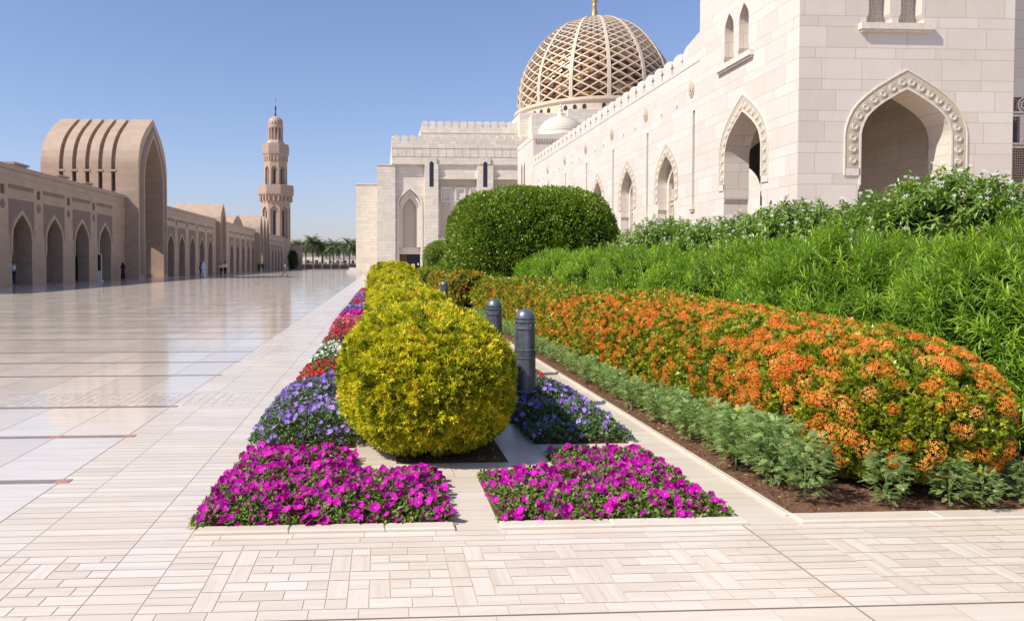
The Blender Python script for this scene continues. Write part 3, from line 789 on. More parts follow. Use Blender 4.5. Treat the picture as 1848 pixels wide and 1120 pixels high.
# gallery behind the wall
t = thing('gallery', 'shaded vaulted gallery behind the marble tower arch', 'gallery', (22, 60, 0))
b = MB()
f = frX(25.7, -1)
b.prism([(39.65, 0), (47.2, 0), (47.2, 10.4), (39.65, 10.4)], f, 0, .8); b.prism(cell(47.2, 55, 0, 10.4, notch(51, 5, 0, 6.5, 8.7)), f, 0, .8)
b.prism([(55, 0), (83.8, 0), (83.8, 10.4), (55, 10.4)], f, 0, .8); b.build('inner_wall', M['white'], t)
b = MB(); b.box(18.8, 26.5, 39.66, 83.7, 10.41, 11.2); b.build('ceiling', M['white'], t)
b = MB(); b.box(25.5, 25.69, 47.2, 55, 0, 4.6); b.build('balustrade', M['trim'], t)

b = MB(); b.box(44, 45, 66, 117, 0, 16); props(b.build('inner_court_wall', M['white']), 'sunlit white wall glimpsed through the near side arch of the marble tower', 'wall')
# ---- small tower with ribbed domelet
t = thing('domed_turret', 'small square white turret with a low ribbed dome, at the far end of the wall', 'turret', (21.6, 88.6, 0))
b = MB(); b.box(17.5, 25.7, 83.82, 93.4, 0, 15.9); b.build('walls', M['white'], t)
b = MB(); b.box(17.46, 25.74, 83.78, 93.44, 15.9, 16.45)
b.build('cornice', M['white'], t)
b = MB()
for k in range(26): b.box(17.65 + k * .31, 17.8 + k * .31, 83.70, 83.775, 15.55, 15.95)
b.build('dentils', M['carvefar'], t)
for c in (86.7, 88.9) if False else (89.0, 90.6):
    b = MB(); b.prism([(c-.32, 10.9)] + archcurve(c, .64, 13.2, 13.9) + [(c+.32, 10.9)], frX(17.5, -1), -.012, -.001); b.build('window', M['door'], t)
b = MB(); b.box(17.3, 17.5, 88.1, 91.5, 10.4, 10.7); b.build('sill', M['trim'], t)
b = MB(); prof = [(2.75, 16.45), (2.85, 16.8), (2.75, 17.1)]
for k in range(12):
    a = k / 12 * 1.5; prof += [(2.75 * math.cos(a), 17.1 + 2.1 * math.sin(a)), (2.75 * math.cos(a) * .985 - .02, 17.1 + 2.1 * math.sin(a) + .07)]
b.lathe(prof, 21.6, 87.6, 40); b.build('dome', M['band'], t)
b = MB(); b.lathe([(.55, 19.1), (.4, 19.4), (.42, 19.6), (.25, 19.7), (.28, 20.1), (.1, 20.2), (.12, 20.6), (0, 20.8)], 21.6, 87.6, 12); b.build('finial', M['trim'], t)

# ---- transept block with iwan
t = thing('entrance_block', 'pale stone entrance block with merlons and a tall arched doorway, centre', 'building', (12, 120, 0))
f = frY(118); Z1 = 17.35
b = MB()
b.box(-4.25, -.65, 124.2, 138, 0, 14.9); b.box(-.65, 2.28, 118.2, 138, 0, 17.35)
b.build('side_blocks', M['far'], t)
b = MB(); b.box(-4.35, -.66, 124.1, 138.1, 14.9, 15.05); b.box(-.75, 2.27, 118.1, 138.1, 17.35, 17.5); b.build('copings', M['trim'], t)
b = MB()
b.box(1.7, 40, 118, 138, Z1 + .16, 21.0)
b.prism(cell(2.3, 7.0, 0, Z1 + .15, notch(4.65, 3.5, 0, 10.9, 13.6)), frY(118.75), 0, 1.2)
b.box(7.0, 9.2, 117.8, 138, 0, Z1 + .15)
b.box(9.2, 40, 118.3, 138, 15.55, Z1 + .15); b.box(9.2, 40, 118.95, 138, 5.8, 15.2); b.box(9.2, 40, 118.55, 138, 0, 5.8)
b.box(9.2, 40, 118.15, 119, 15.2, 15.55)
b.box(15.5, 18.1, 117.8, 120, 0, 17.36)
b.build('walls', M['far'], t)
# splayed reveals of the doorway recess
b = MB(); b.prism(band(4.65, 3.5, 10.9, 13.6, 4.1, 14.2, 0), frY(118.75), -.12, -.001); b.build('arch_moulding', M['trim'], t)
b = MB()
for q, (w_, z_) in enumerate(((2.9, 12.9), (2.3, 12.2))): b.prism(band(4.65, w_, 10.5 - q * .5, z_, 3.49 - q * .3, 13.55 - q * .3, 4.2), frY(119.1 + q * .4), 0, .39)
b.build('stepped_arches', M['trim'], t)
b = MB(); b.prism([(2.8, 4.2), (6.5, 4.2), (6.5, 14), (2.8, 14)], frY(120.0), 0, .3); b.build('carved_panel', M['carvefar'], t)
b = MB(); b.prism([(2.8, 3.1), (6.5, 3.1), (6.5, 4.2), (2.8, 4.2)], frY(119.95), 0, .3); b.build('lintel', M['trim'], t)
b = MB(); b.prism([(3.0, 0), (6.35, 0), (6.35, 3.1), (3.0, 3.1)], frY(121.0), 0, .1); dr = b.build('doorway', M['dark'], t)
b = MB(); b.prism([(3.0, 0), (4.15, 0), (4.15, 3.0), (3.0, 3.0)], frY(120.3), 0, .08); b.prism([(6.2, 0), (6.35, 0), (6.35, 3.0), (6.2, 3.0)], frY(120.3), 0, .08); b.build('door_leaf', M['door'], t)
for cx in (8.1, 16.8):
    b = MB(); b.prism([(cx-.34, 13.9)] + archcurve(cx, .68, 17.6, 18.0) + [(cx+.34, 13.9)], frY(117.78), 0, .02); w = b.build('window', M['dark'], t)
    b = MB(); b.prism([(cx-.85, Z1+.16), (cx+.85, Z1+.16), (cx+.85, 18.6), (cx-.85, 18.6)], frY(117.8), 0, .19); b.build('window_head', M['far'], t)
    b = MB()
    for zz in range(9): b.prism([(cx-.34, 14.2+zz*.42), (cx+.34, 14.2+zz*.42), (cx+.34, 14.27+zz*.42), (cx-.34, 14.27+zz*.42)], frY(117.74), 0, .035)
    b.prism([(cx-.03, 13.9), (cx+.03, 13.9), (cx+.03, 17.8), (cx-.03, 17.8)], frY(117.74), 0, .035)
    b.prism([(cx-.5, 13.7), (cx+.5, 13.7), (cx+.5, 13.9), (cx-.5, 13.9)], frY(117.6), 0, .17)
    b.build('grille', M['carvefar'], w)
b = MB(); b.prism([(9.2, 14.0), (15.5, 14.0), (15.5, 15.2), (9.2, 15.2)], frY(118.9), 0, .04); b.prism([(18.1, 14.0), (30, 14.0), (30, 15.2), (18.1, 15.2)], frY(118.9), 0, .04)
b.build('shadow_band', M['carvefar'], t)
for k in range(3):
    cx = 10.5 + k * 2.35
    b = MB(); 
    for (a0, a1, z0, z1) in ((-.85, -.62, 11.8, 14), (.62, .85, 11.8, 14), (-.85, .85, 11.6, 11.8), (-.62, .62, 13.6, 14)): b.prism([(cx+a0, z0), (cx+a1, z0), (cx+a1, z1), (cx+a0, z1)], frY(118.72), 0, .22)
    fr_ = b.build('window', M['trim'], t)
    b = MB(); b.prism([(cx-.42, 12.1)] + archcurve(cx, .84, 12.8, 13.35) + [(cx+.42, 12.1)], frY(118.9), 0, .03); b.build('pane', M['glass'], fr_)
    b = MB(); b.prism([(cx-.8, 6.2), (cx+.8, 6.2), (cx+.8, 11.4), (cx-.8, 11.4)], frY(118.9), 0, .04); b.build('carved_panel', M['carvefar'], t)
b = MB()
for k in range(29):
    u = 2.7 + k * 1.3; b.prism([(u, 18.75), (u + .05, 18.75), (u + .05, 20.0), (u, 20.0)], frY(117.985), 0, .014)
b.prism([(1.7, 20.02), (40, 20.02), (40, 20.1), (1.7, 20.1)], frY(117.97), 0, .03); b.prism([(1.7, 18.68), (40, 18.68), (40, 18.74), (1.7, 18.74)], frY(117.97), 0, .03)
b.build('panel_joints', flat('panel_joint_brown', (.36, .29, .23)), t)  # narrow joint lines in one even brown, darker than the stone
f = frY(118)
for k in range(22):
    b = MB(); b.prism(merlon_pts(2.45 + k * 1.3, 1.12, 21.0, 1.15), f, .02, .5); b.build('merlon', M['far'], t)
for k in range(6):
    b = MB(); b.prism(merlon_pts(119.2 + k * 1.5, 1.2, 21.0, 1.15), frX(1.72, -1), .02, .5); b.build('merlon', M['far'], t)
# upper block behind
t = thing('upper_block', 'higher pale stone block with merlons behind the entrance block', 'building', (20, 134, 0))
b = MB(); b.box(6.9, 44, 128, 150, 18, 25.2); b.build('walls', M['far'], t)
for k in range(26):
    b = MB(); b.prism(merlon_pts(7.6 + k * 1.36, 1.2, 25.2, 1.2), frY(128), .02, .5); b.build('merlon', M['far'], t)
b = MB()
for k in range(26): b.prism([(8.3 + k * 1.36, 22.9), (8.35 + k * 1.36, 22.9), (8.35 + k * 1.36, 24.2), (8.3 + k * 1.36, 24.2)], frY(127.985), 0, .014)
b.prism([(6.9, 24.22), (44, 24.22), (44, 24.3), (6.9, 24.3)], frY(127.97), 0, .03); b.prism([(6.9, 22.8), (44, 22.8), (44, 22.86), (6.9, 22.86)], frY(127.97), 0, .03)
b.build('panel_joints', bpy.data.materials['panel_joint_brown'], t)

# ------------------------------------------------------------------ main dome
DX, DY, DZ = 41.0, 140.0, 30.6; DR = 14.75
t = thing('main_dome', 'huge lattice dome of cream ribs over a golden inner shell with a gold finial', 'dome', (DX, DY, 0))
b = MB(); b.box(DX - 17, DX + 17, DY - 14, DY + 17, 18, 27.6); b.box(DX - 15.5, DX + 2, DY - 16.5, DY + 14, 18, 26.7); b.box(31.5, 37.6, 122.6, 123.5, 18, 27.6); b.build('base_block', M['far'], t)
b = MB(); b.lathe([(DR + .6, 27), (DR + .6, 28.2), (DR + .1, 28.4), (DR + .1, DZ - .9), (DR + .5, DZ - .6), (DR + .5, DZ - .1), (DR, DZ)], DX, DY, 84); b.build('drum', M['domerib'], t)
for k in range(56):
    a = 2 * math.pi * (k + .5) / 56
    if math.sin(a) > .35 or k % 4 == 3: continue
    w = MB(); r_ = DR + .1
    fa = lambda u, z, d: (DX + (r_ - d) * math.cos(a) - u * math.sin(a), DY + (r_ - d) * math.sin(a) + u * math.cos(a), z)
    w.prism([(-.32, 28.5)] + archcurve(0, .64, 29.0, 29.35) + [(.32, 28.5)], fa, -.06, .04)
    w.build('drum_window', M['dark'], t)
# profile of the shells: angle -> (r, z)
def dprof(s, R_, H_):   # s 0..1 from springing to crown
    th = s * math.pi / 2
    r = R_ * math.cos(th) ** .93; z = H_ * math.sin(th) ** 1.0
    r *= 1 + .025 * math.sin(min(1, s * 2.2) * math.pi)
    return r, z
DH = 17.9
NP = 14; A0 = -math.pi / 2 + R(8.7) - .26
def dpt(ang, s, off=0):
    r, z = dprof(s, DR - off, DH - off); return Vector((DX + r * math.cos(ang), DY + r * math.sin(ang), DZ + z))
def ribbon(mb, pts, wid, dep):
    """flat-sided rib following pts on the shell"""
    n = len(pts); vs = []; fs = []; C0 = Vector((DX, DY, DZ + 2))
    for i, p in enumerate(pts):
        d = (pts[min(i+1, n-1)] - pts[max(i-1, 0)]).normalized(); o = (p - C0).normalized(); sd = d.cross(o).normalized()
        for a_, b_ in ((-.5, 0), (.5, 0), (.5, -1), (-.5, -1)): vs.append(p + sd * wid * a_ + o * dep * b_)
    for i in range(n - 1):
        for k in range(4): fs.append((i*4+k, i*4+(k+1)%4, (i+1)*4+(k+1)%4, (i+1)*4+k))
    mb.add(vs, fs)
SMAX = .93
for k in range(NP):
    a = A0 + 2 * math.pi * k / NP
    for da in (-.011, .011):
        b = MB(); ribbon(b, [dpt(a + da * (1 if q < 15 else .7), SMAX * q / 20) for q in range(21)], .30, .5); b.build('rib', M['domerib'], t)
    # lattice of the panel: diagonals over a constant-aspect grid
    b = MB(); NR = 13; pw = 2 * math.pi / NP
    sk = [0]
    # rows get shorter towards the crown
    q = 0
    while sk[-1] < SMAX and q < 40:
        r_, _ = dprof(sk[-1], DR, DH); stepz = max(.034, .062 * (r_ / DR) ** .6); sk.append(sk[-1] + stepz); q += 1
    def sval(j):
        j = max(0, min(len(sk) - 1.001, j)); i = int(j); return min(SMAX, sk[i] + (sk[i+1] - sk[i]) * (j - i))
    NRw = len(sk) - 1
    for sgn in (-1, 1):
        for j in range(-3, NRw + 1):
            pts = []
            for q in range(0, 9):
                u = q / 8; jj = j + u * 2.
                if jj < -.01 or jj > NRw + .01: continue
                ang = a + pw * (.03 + .94 * (u if sgn > 0 else 1 - u)); pts.append(dpt(ang, sval(jj), .12))
            if len(pts) > 1: ribbon(b, pts, .23, .5)
    b.build('lattice', M['domerib'], t)
b = MB(); prof = []
for q in range(21): r_, z_ = dprof(q / 20 * .985, DR - 1.0, DH - 1.0); prof.append((r_, DZ + z_))
b.lathe(prof, DX, DY, 84)
g = G('gold_mosaic'); p, nn, geo = g.pos()
ang = g.m('ARCTAN2', g.m('SUBTRACT', p[0], DX), g.m('SUBTRACT', DY, p[1]))
w = g.white(g.comb(g.m('FLOOR', g.m('MULTIPLY', ang, 14.)), g.m('FLOOR', g.m('MULTIPLY', p[2], 1.2)), 0.))
col = g.ramp(w, [(0, (.10,.045,.025)), (.45, (.26,.12,.06)), (.8, (.55,.29,.12)), (1, (.85,.62,.28))])
inner = b.build('inner_shell', g.base(col, .33, .5, .55), t, smooth=True)
b = MB(); b.lathe([(1.6, DZ + 17.2), (2.0, DZ + 17.35), (2.2, DZ + 17.6), (1.9, DZ + 17.9), (.7, DZ + 18.1)], DX, DY, 28); b.build('crown_ring', M['trim'], t)
b = MB(); b.lathe([(.75, DZ + 17.9), (.6, DZ + 18.6), (.42, DZ + 20.3), (.5, DZ + 20.5), (.3, DZ + 20.7), (.62, DZ + 21.2), (.62, DZ + 21.6), (.25, DZ + 22.1), (.3, DZ + 22.6), (.1, DZ + 23), (.06, DZ + 25), (0, DZ + 25.2)], DX, DY, 20)
b.build('finial', M['gold'], t, smooth=True)
b = MB(); b.box(DX - 24, DX + 3, DY - 20, DY - 12, 18, 27.2)

# =================================================================== PLANTING
def lumps(P, seed=0):
    r = np.random.RandomState(seed + 99); s = np.zeros(len(P))
    for k in range(9):
        w = r.normal(size=3) * (1.2 + k * .7); s += np.sin(P @ w + r.rand() * 6.28) / (1 + k * .35)
    return s / 3.2
def sup_grid(a, b, c, p, nx, ny, e=None, lump=0, seed=0, shrink=0.):
    """quad mesh of a rounded box with straight middle part along Y"""
    vs = []; idx = {}; fs = []; nn = (nx, ny, nx)
    for ax in range(3):
        u_, w_ = (ax + 1) % 3, (ax + 2) % 3
        for sg in (-1, 1):
            for i in range(nn[u_]):
                for j in range(nn[w_]):
                    q = []
                    for (di, dj) in ((0,0),(1,0),(1,1),(0,1)):
                        v = [0, 0, 0]; v[ax] = sg; v[u_] = -1 + 2*(i+di)/nn[u_]; v[w_] = -1 + 2*(j+dj)/nn[w_]
                        key = tuple(round(x, 5) for x in v)
                        if key not in idx: idx[key] = len(vs); vs.append(v)
                        q.append(idx[key])
                    fs.append(q if sg > 0 else q[::-1])
    V = A(vs, float); F = A(fs)
    e = min(b, e or b); t = 1 - e / b * .999 if e < b else 0
    sh = np.zeros(len(V))
    if e < b:
        y = V[:, 1].copy(); inn = np.abs(y) < t
        sh = np.where(inn, y / max(t, 1e-6), np.sign(y)) * (b - e)
        V[:, 1] = np.where(inn, 0, np.sign(y) * (np.abs(y) - t) / (1 - t))
    V = V * ((np.abs(V) ** p).sum(1) ** (-1 / p))[:, None]
    P = V * (A([a, e, c]) - shrink); P[:, 1] += sh
    if lump: 
        P0 = V * A([a, e, c]); P0[:, 1] += sh
        P = P + nrm(V / A([a, e, c])) * lumps(P0, seed)[:, None] * lump
    return P, F
def sup_sample(n, a, b, c, p, lump=0, seed=0, zmin=-.95, e=None, dens=None, ny=None):
    r = np.random.RandomState(seed)
    P, F = sup_grid(a, b, c, p, 18, ny or max(18, int(b / a * 14)), e, lump, seed)
    A0, B0, C0, D0 = P[F[:, 0]], P[F[:, 1]], P[F[:, 2]], P[F[:, 3]]
    N = np.cross(C0 - A0, D0 - B0); ar = np.linalg.norm(N, axis=1) / 2; cen = (A0 + B0 + C0 + D0) / 4
    w = ar * (cen[:, 2] > zmin * c)
    if dens is not None: w = w * dens(cen)
    k = r.choice(len(F), n, p=w / w.sum()); u = r.rand(n, 1); v = r.rand(n, 1)
    Q = (A0[k] * (1-u) + B0[k] * u) * (1-v) + (D0[k] * (1-u) + C0[k] * u) * v
    return Q, nrm(N[k])
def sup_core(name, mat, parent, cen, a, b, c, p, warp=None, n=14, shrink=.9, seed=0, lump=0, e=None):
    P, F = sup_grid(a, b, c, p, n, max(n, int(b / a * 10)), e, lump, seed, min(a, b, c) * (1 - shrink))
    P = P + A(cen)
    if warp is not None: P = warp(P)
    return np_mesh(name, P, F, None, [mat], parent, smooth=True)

# --- leaf materials (tone 0..1 = younger, lighter leaves)
M['core'] = flat('inner_shade', (.014, .022, .006), .95, .05, 0, .5, 12, .8)  # near-black solid: the shade between leaves is put into its colour
M['yellow'] = leafmat('golden_leaf', [(0, (.08,.12,.008)), (.3, (.28,.31,.01)), (.6, (.58,.54,.014)), (.95, (.84,.75,.04)), (1, (.78,.50,.04))], .3, .5, .3, 5, .5)
M['ixleaf'] = leafmat('ixora_leaf', [(0, (.08,.13,.01)), (.45, (.23,.29,.018)), (.8, (.46,.46,.03)), (1, (.60,.52,.06))], .25, .35, .45, 2.5, .5)
M['ixflower'] = leafmat('orange_floret', [(0, (.60,.08,.012)), (.35, (.84,.20,.02)), (.7, (.92,.30,.05)), (1, (.94,.44,.14))], .10, .6, .2, 2, .3)
M['feather'] = leafmat('narrow_green_leaf', [(0, (.06,.14,.012)), (.45, (.18,.32,.022)), (.8, (.34,.48,.035)), (1, (.50,.58,.07))], .35, .4, .4, .7, .4)
M['ficus'] = leafmat('ficus_leaf', [(0, (.08,.135,.012)), (.5, (.185,.275,.025)), (.85, (.31,.41,.05)), (1, (.43,.52,.09))], .22, .38, .5, .8, .35)
M['broad'] = leafmat('broad_green_leaf', [(0, (.07,.13,.02)), (.5, (.17,.28,.035)), (.85, (.30,.41,.07)), (1, (.44,.52,.11))], .25, .33, .55, .9, .4)
M['petleaf'] = leafmat('petunia_leaf', [(0, (.05,.10,.02)), (.6, (.15,.22,.04)), (1, (.30,.36,.09))], .25, .5, .3, 3, .3)
M['purleaf'] = leafmat('dark_bedding_leaf', [(0, (.035,.08,.025)), (.6, (.10,.18,.055)), (1, (.20,.29,.11))], .2, .45, .35, 3, .3)
M['marileaf'] = leafmat('marigold_leaf', [(0, (.15,.24,.08)), (.6, (.31,.43,.15)), (1, (.50,.60,.26))], .25, .5, .3, 3, .3)
M['palm'] = leafmat('palm_leaf', [(0, (.08,.11,.05)), (.6, (.16,.20,.09)), (1, (.27,.30,.15))], .15, .5, .3, .3, .3)
def petal(name, dark, mid, pale, eye, trans=.3):
    return leafmat(name, [(0, dark), (.35, mid), (.7, pale), (.9, pale), (.97, eye)], trans, .6, .2, 4, .25)
M['magenta'] = petal('magenta_petal', (.36,.0,.26), (.58,.004,.40), (.70,.02,.50), (.80,.22,.6))
M['violet'] = petal('violet_petal', (.20,.09,.48), (.34,.20,.70), (.52,.38,.84), (.75,.65,.92))
M['red'] = petal('red_petal', (.35,.0,.01), (.62,.01,.015), (.75,.04,.04), (.8,.3,.2))
M['crimson'] = petal('crimson_petal', (.40,.0,.05), (.60,.01,.08), (.75,.06,.16), (.8,.3,.3))
M['pinkp'] = petal('pink_petal', (.60,.06,.14), (.78,.13,.24), (.85,.25,.35), (.9,.6,.6))
M['whitep'] = petal('white_petal', (.6,.6,.55), (.78,.78,.74), (.85,.85,.82), (.9,.88,.6))
M['yellowp'] = petal('yellow_petal', (.7,.42,.0), (.85,.62,.01), (.9,.72,.03), (.8,.5,.0))

# --- clipped golden hedges
FORK = cat([inst((LEAF[0], LEAF[1], LEAF[2]), A([[0,0,0]] * 5, float), frames(A([[0,1,.35],[.8,.6,.2],[-.8,.6,.2],[.35,.3,.85],[-.4,.2,.8]], float), A([[.1,0,1.]] * 5)), A([[.5,1,1],[.4,.8,1],[.4,.8,1],[.4,.75,1],[.4,.75,1]]), np.zeros(5))])
SPRIG = cat([inst((LEAF[0], LEAF[1], LEAF[2]), A([[0,0,0]] * 6, float), frames(A([[0,1,.25],[.8,.6,.3],[-.8,.6,.1],[.35,.25,.9],[-.4,.35,.8],[.1,.5,-.8]], float), A([[.1,0,1.]] * 6)), A([[.34,1.15,1],[.27,.9,1],[.27,.9,1],[.27,.85,1],[.27,.9,1],[.27,.85,1]]), A([.0,.04,-.05,.05,-.04,.0]))])
def hedge(name, label, catg, cen, a, b, c, p, n, leafL, mat, seed, lump=.05, group=None, warp=None, width=.45, core=.86, tmpl=None, stems=True, e=None, dref=0, deep=3.2, tlo=.12, thi=.8, rag=.55, per=9, clump=1.5):
    t = thing(name, label, catg, (cen[0], cen[1], 0), group)
    dist = lambda Q: np.maximum(1, (Q[:, 1] + cen[1]) / dref)
    nc = n // per; n = nc * per
    P, N = sup_sample(nc, a, b, c, p, lump, seed, e=e, dens=(lambda Q: dist(Q) ** -1.5) if dref else None)
    r = np.random.RandomState(seed + 5)
    sc = dist(P) ** .72 if dref else np.ones(nc)
    tone = r.uniform(tlo, thi, nc)
    dep = (r.rand(nc) ** 1.7 * deep - .6) * leafL * sc        # sprigs stand out or sit back
    P = P - N * dep[:, None]
    P, N, sc, tone = (np.repeat(q, per, 0) for q in (P, N, sc, tone))
    off = nrm(r.normal(size=(n, 3))) * (r.rand(n, 1) ** .5) * (leafL * clump * sc)[:, None]
    rad2 = np.linalg.norm(off, axis=1) / (leafL * clump * sc)
    P = P + off - N * (rad2 ** 2 * leafL * .6 * sc)[:, None]
    tone = tone + r.uniform(-.12, .12, n)
    D = nrm(N * .7 + off / (leafL * clump * sc)[:, None] * .9 + r.normal(size=(n, 3)) * rag * .5 + A([0, 0, .3]))
    P = P + A(cen)
    if warp is not None: P = warp(P)
    P[:, 2] = np.maximum(P[:, 2], .015)
    F = frames(D); L = leafL * r.uniform(.6, 1.35, n) * sc
    T = tmpl or LEAF
    Sx = np.stack([L * width, L, L], 1) if tmpl is None else L
    V, Fc, tn = inst(T, P, F, Sx, tone)
    np_mesh('foliage', V, Fc, tn, [mat], t)
    sup_core('shade_core', M['core'], t, cen, a, b, c, p, warp, 14, core, seed, lump, e)  # opaque dark filler, painted as the shade inside the hedge
    if stems:
        for k in range(4):
            b_ = MB()
            x = cen[0] + (r.rand() - .5) * a * .5; y = cen[1] - b * .8 + r.rand() * b * 1.2
            b_.tube([(x, y, -.02), (x + .03, y, .2), (x + (r.rand()-.5) * .3, y + (r.rand()-.5) * .2, .5)], [.022, .02, .012])
            b_.build('stem', M['bark'], t)
    return t
def gwarp(P):
    P = P.copy(); f = np.clip((P[:, 1] - 6.7) / 1.8, 0, 1); P[:, 0] = (P[:, 0] - HX) * (1 - .12 * f) + HX - .03 * f
    return P
GR = 'clipped golden hedges in a row'
gy = dict(tmpl=SPRIG, rag=1., tlo=.08, thi=1.0)
hedge('clipped_golden_hedge', 'rounded golden yellow clipped bush in front, nearest of the row between the bedding plants', 'hedge', (HX - .03, 6.93, .575), .74, 1.45, .585, 2.5, 84000, .034, M['yellow'], 1, .075, GR, e=1.1, dref=6.5, core=.74, deep=4.6, **gy)
hedge('clipped_golden_hedge', 'second golden yellow clipped hedge, directly behind the nearest bush', 'hedge', (HX - .06, 11.3, .60), .60, 2.75, .60, 2.7, 44000, .038, M['yellow'], 2, .055, GR, e=1.1, dref=9, core=.80, **gy)
hedge('clipped_golden_hedge', 'third golden yellow clipped hedge, beside the white and crimson beds', 'hedge', (HX - .08, 17.6, .63), .62, 3.2, .61, 2.5, 26000, .05, M['yellow'], 5, .06, GR, e=1.1, core=.82, **gy)
hedge('clipped_golden_hedge', 'fourth golden yellow clipped hedge, rising just left of the farthest bollard', 'hedge', (HX - .02, 25.2, .68), .80, 4.0, .65, 2.5, 24000, .065, M['yellow'], 3, .07, GR, e=1.3, core=.84, **gy)
hedge('clipped_golden_hedge', 'farthest golden yellow clipped hedge, at the foot of the pale entrance block', 'hedge', (HX + .1, 36.5, .78), 1.05, 5.5, .78, 2.6, 16000, .09, M['yellow'], 4, .09, GR, e=1.4, core=.84, **gy)

# --- ixora hedge with orange flower heads
def ixwarp(P):
    P = P.copy(); P[:, 0] += .10 * np.sin((P[:, 1] - 4.8) * .55) ; P[:, 2] *= 1 + .05 * np.sin(P[:, 1] * .7 + 1.5) ; return P
def ixora(label, cen, a, b, c, n, L, seed, nf, nsep, e=1.0, dref=6., fr=.036):
    t = hedge('ixora_hedge', label, 'hedge', cen, a, b, c, 2.8, n, L, M['ixleaf'], seed, .07, 'orange flowering hedges', ixwarp, .42, .80, tmpl=FORK, stems=False, e=e, dref=dref, rag=.75, deep=4)
    r = np.random.RandomState(seed + 50)
    P, N = sup_sample(nf * 2, a, b, c, 2.8, .07, seed, -.75, e=e, dens=lambda Q: np.maximum(1, (Q[:, 1] + cen[1]) / 9.) ** -.35)
    lm = lumps(P * 2.1, 31) + .5 * N[:, 2] * (P[:, 1] + cen[1] > 7)
    keep = (lm * .55 + r.rand(len(P)) * 1.45 + np.clip((P[:, 1] + cen[1] - 5.8) / 8, 0, 1.35)) > 1.17
    P = P[keep][:nf]; N = N[keep][:nf]
    P = ixwarp(P + A(cen)) + N * .012
    D = nrm(N + r.normal(size=N.shape) * .25 + A([0, -.1, .35]))
    d = np.linalg.norm(P - A([0, 0, 1.6]), axis=1); o = np.argsort(d); P, D, d = P[o], D[o], d[o]
    # flower head templates: dome of little four-petalled florets
    heads = []
    for q in range(4):
        m = 46; fi = np.arange(m) + .5; ph = fi * 2.39996; th = np.arccos(1 - .95 * fi / m)
        dirs = np.stack([np.sin(th) * np.cos(ph), np.cos(th), np.sin(th) * np.sin(ph)], 1) + r.normal(size=(m, 3)) * .08
        dirs = nrm(dirs); pos = dirs * A([1., .8, 1.]) * (1 + r.uniform(-.12, .1, (m, 1)))
        cross = A([(-.5,.0,-.12),(0,.08,-.5),(.5,.0,.12),(0,.08,.5)], float)
        V0 = .92 * A([(0,.0,0),(-.42,.1,-.12),(-.52,.1,.02),(-.40,.1,.14),  (0,.0,0),(.42,.1,-.12),(.52,.1,.02),(.40,.1,.14), (0,.0,0),(-.12,.1,.42),(.02,.1,.52),(.14,.1,.40), (0,.0,0),(-.12,.1,-.42),(.02,.1,-.52),(.14,.1,-.40)], float) * .40
        Fl = A([(0,1,2,3),(4,5,6,7),(8,9,10,11),(12,13,14,15)])
        heads.append(inst((V0, Fl, np.zeros(4)), pos, frames(dirs), np.ones(m), r.uniform(-.14, .14, m)))
    Fm = frames(D); sz = fr * r.uniform(.7, 1.25, len(P)) * np.clip(1.15 - (d - 5) / 22, .72, 1.1); tone = r.uniform(.1, .75, len(P))
    parts = []
    for i in range(nsep, len(P)):
        pass
    for q in range(4):
        s = np.arange(nsep, len(P)); s = s[s % 4 == q]
        if len(s): parts.append(inst(heads[q], P[s], Fm[s], sz[s], tone[s]))
    V, F, tn = cat(parts)
    o = np_mesh('flower_heads', V, F, tn, [M['ixflower']], t); o['kind'] = 'stuff'
    # the largest heads as parts of their own, sharing a few meshes
    ms = []
    for q in range(12):
        V, F, tn = inst(heads[q % 4], A([[0., 0, 0]]), np.eye(3)[None], np.ones(1), A([.15 + .06 * q]))
        ob = np_mesh('tmp', V, F, tn, [M['ixflower']]); ms.append(ob.data); bpy.data.objects.remove(ob)
    for i in range(nsep):
        ob = bpy.data.objects.new('flower_head', ms[int(r.randint(12))]); COL.objects.link(ob); ob.parent = t
        mt = Matrix([list(Fm[i][0]) + [0], list(Fm[i][1]) + [0], list(Fm[i][2]) + [0], [0, 0, 0, 1]])
        ob.matrix_local = Matrix.Translation(Vector(P[i]) - wloc(t)) @ mt @ Matrix.Scale(float(sz[i]) * 1.12, 4)
    return t
ixora('long low hedge covered in orange flower heads, curving away on the right of the path', (3.75, 14.3, .535), .79, 9.78, .56, 180000, .030, 11, 9500, 100, e=1.8, fr=.048)
ixora('small distant stretch of orange flowering hedge behind the farthest bollard', (3.3, 33.5, .6), .8, 7.5, .62, 22000, .07, 12, 2600, 0, dref=50, fr=.05)

# --- large clipped ficus hedge and smaller evergreens
hedge('clipped_ficus_hedge', 'huge dark green clipped hedge standing before the marble wall', 'hedge', (6.2, 30.6, 2.3), 3.35, 3.6, 2.35, 2.9, 130000, .10, M['ficus'], 21, .16, None, None, .55, .93, rag=.8)
hedge('clipped_ficus_bush', 'small dark green clipped bush left of the huge green hedge, beside the doorway', 'hedge', (5.0, 54.5, 1.5), 1.75, 3, 1.65, 3.2, 14000, .14, M['ficus'], 22, .1, None, None, .55, .9)
hedge('green_shrub', 'bright green shrub peeping out between the small dark bush and the huge hedge', 'shrub', (4.3, 41, .9), 1.0, 2.2, 1.0, 2.4, 9000, .12, M['feather'], 23, .2, None, None, .25, .85)
hedge('green_shrub', 'low green bush right of the golden hedge, under the small dark bush', 'shrub', (2.9, 44, .7), .9, 2.2, .65, 2.4, 6000, .10, M['ixleaf'], 24, .1, None, None, .4, .85, stems=False)

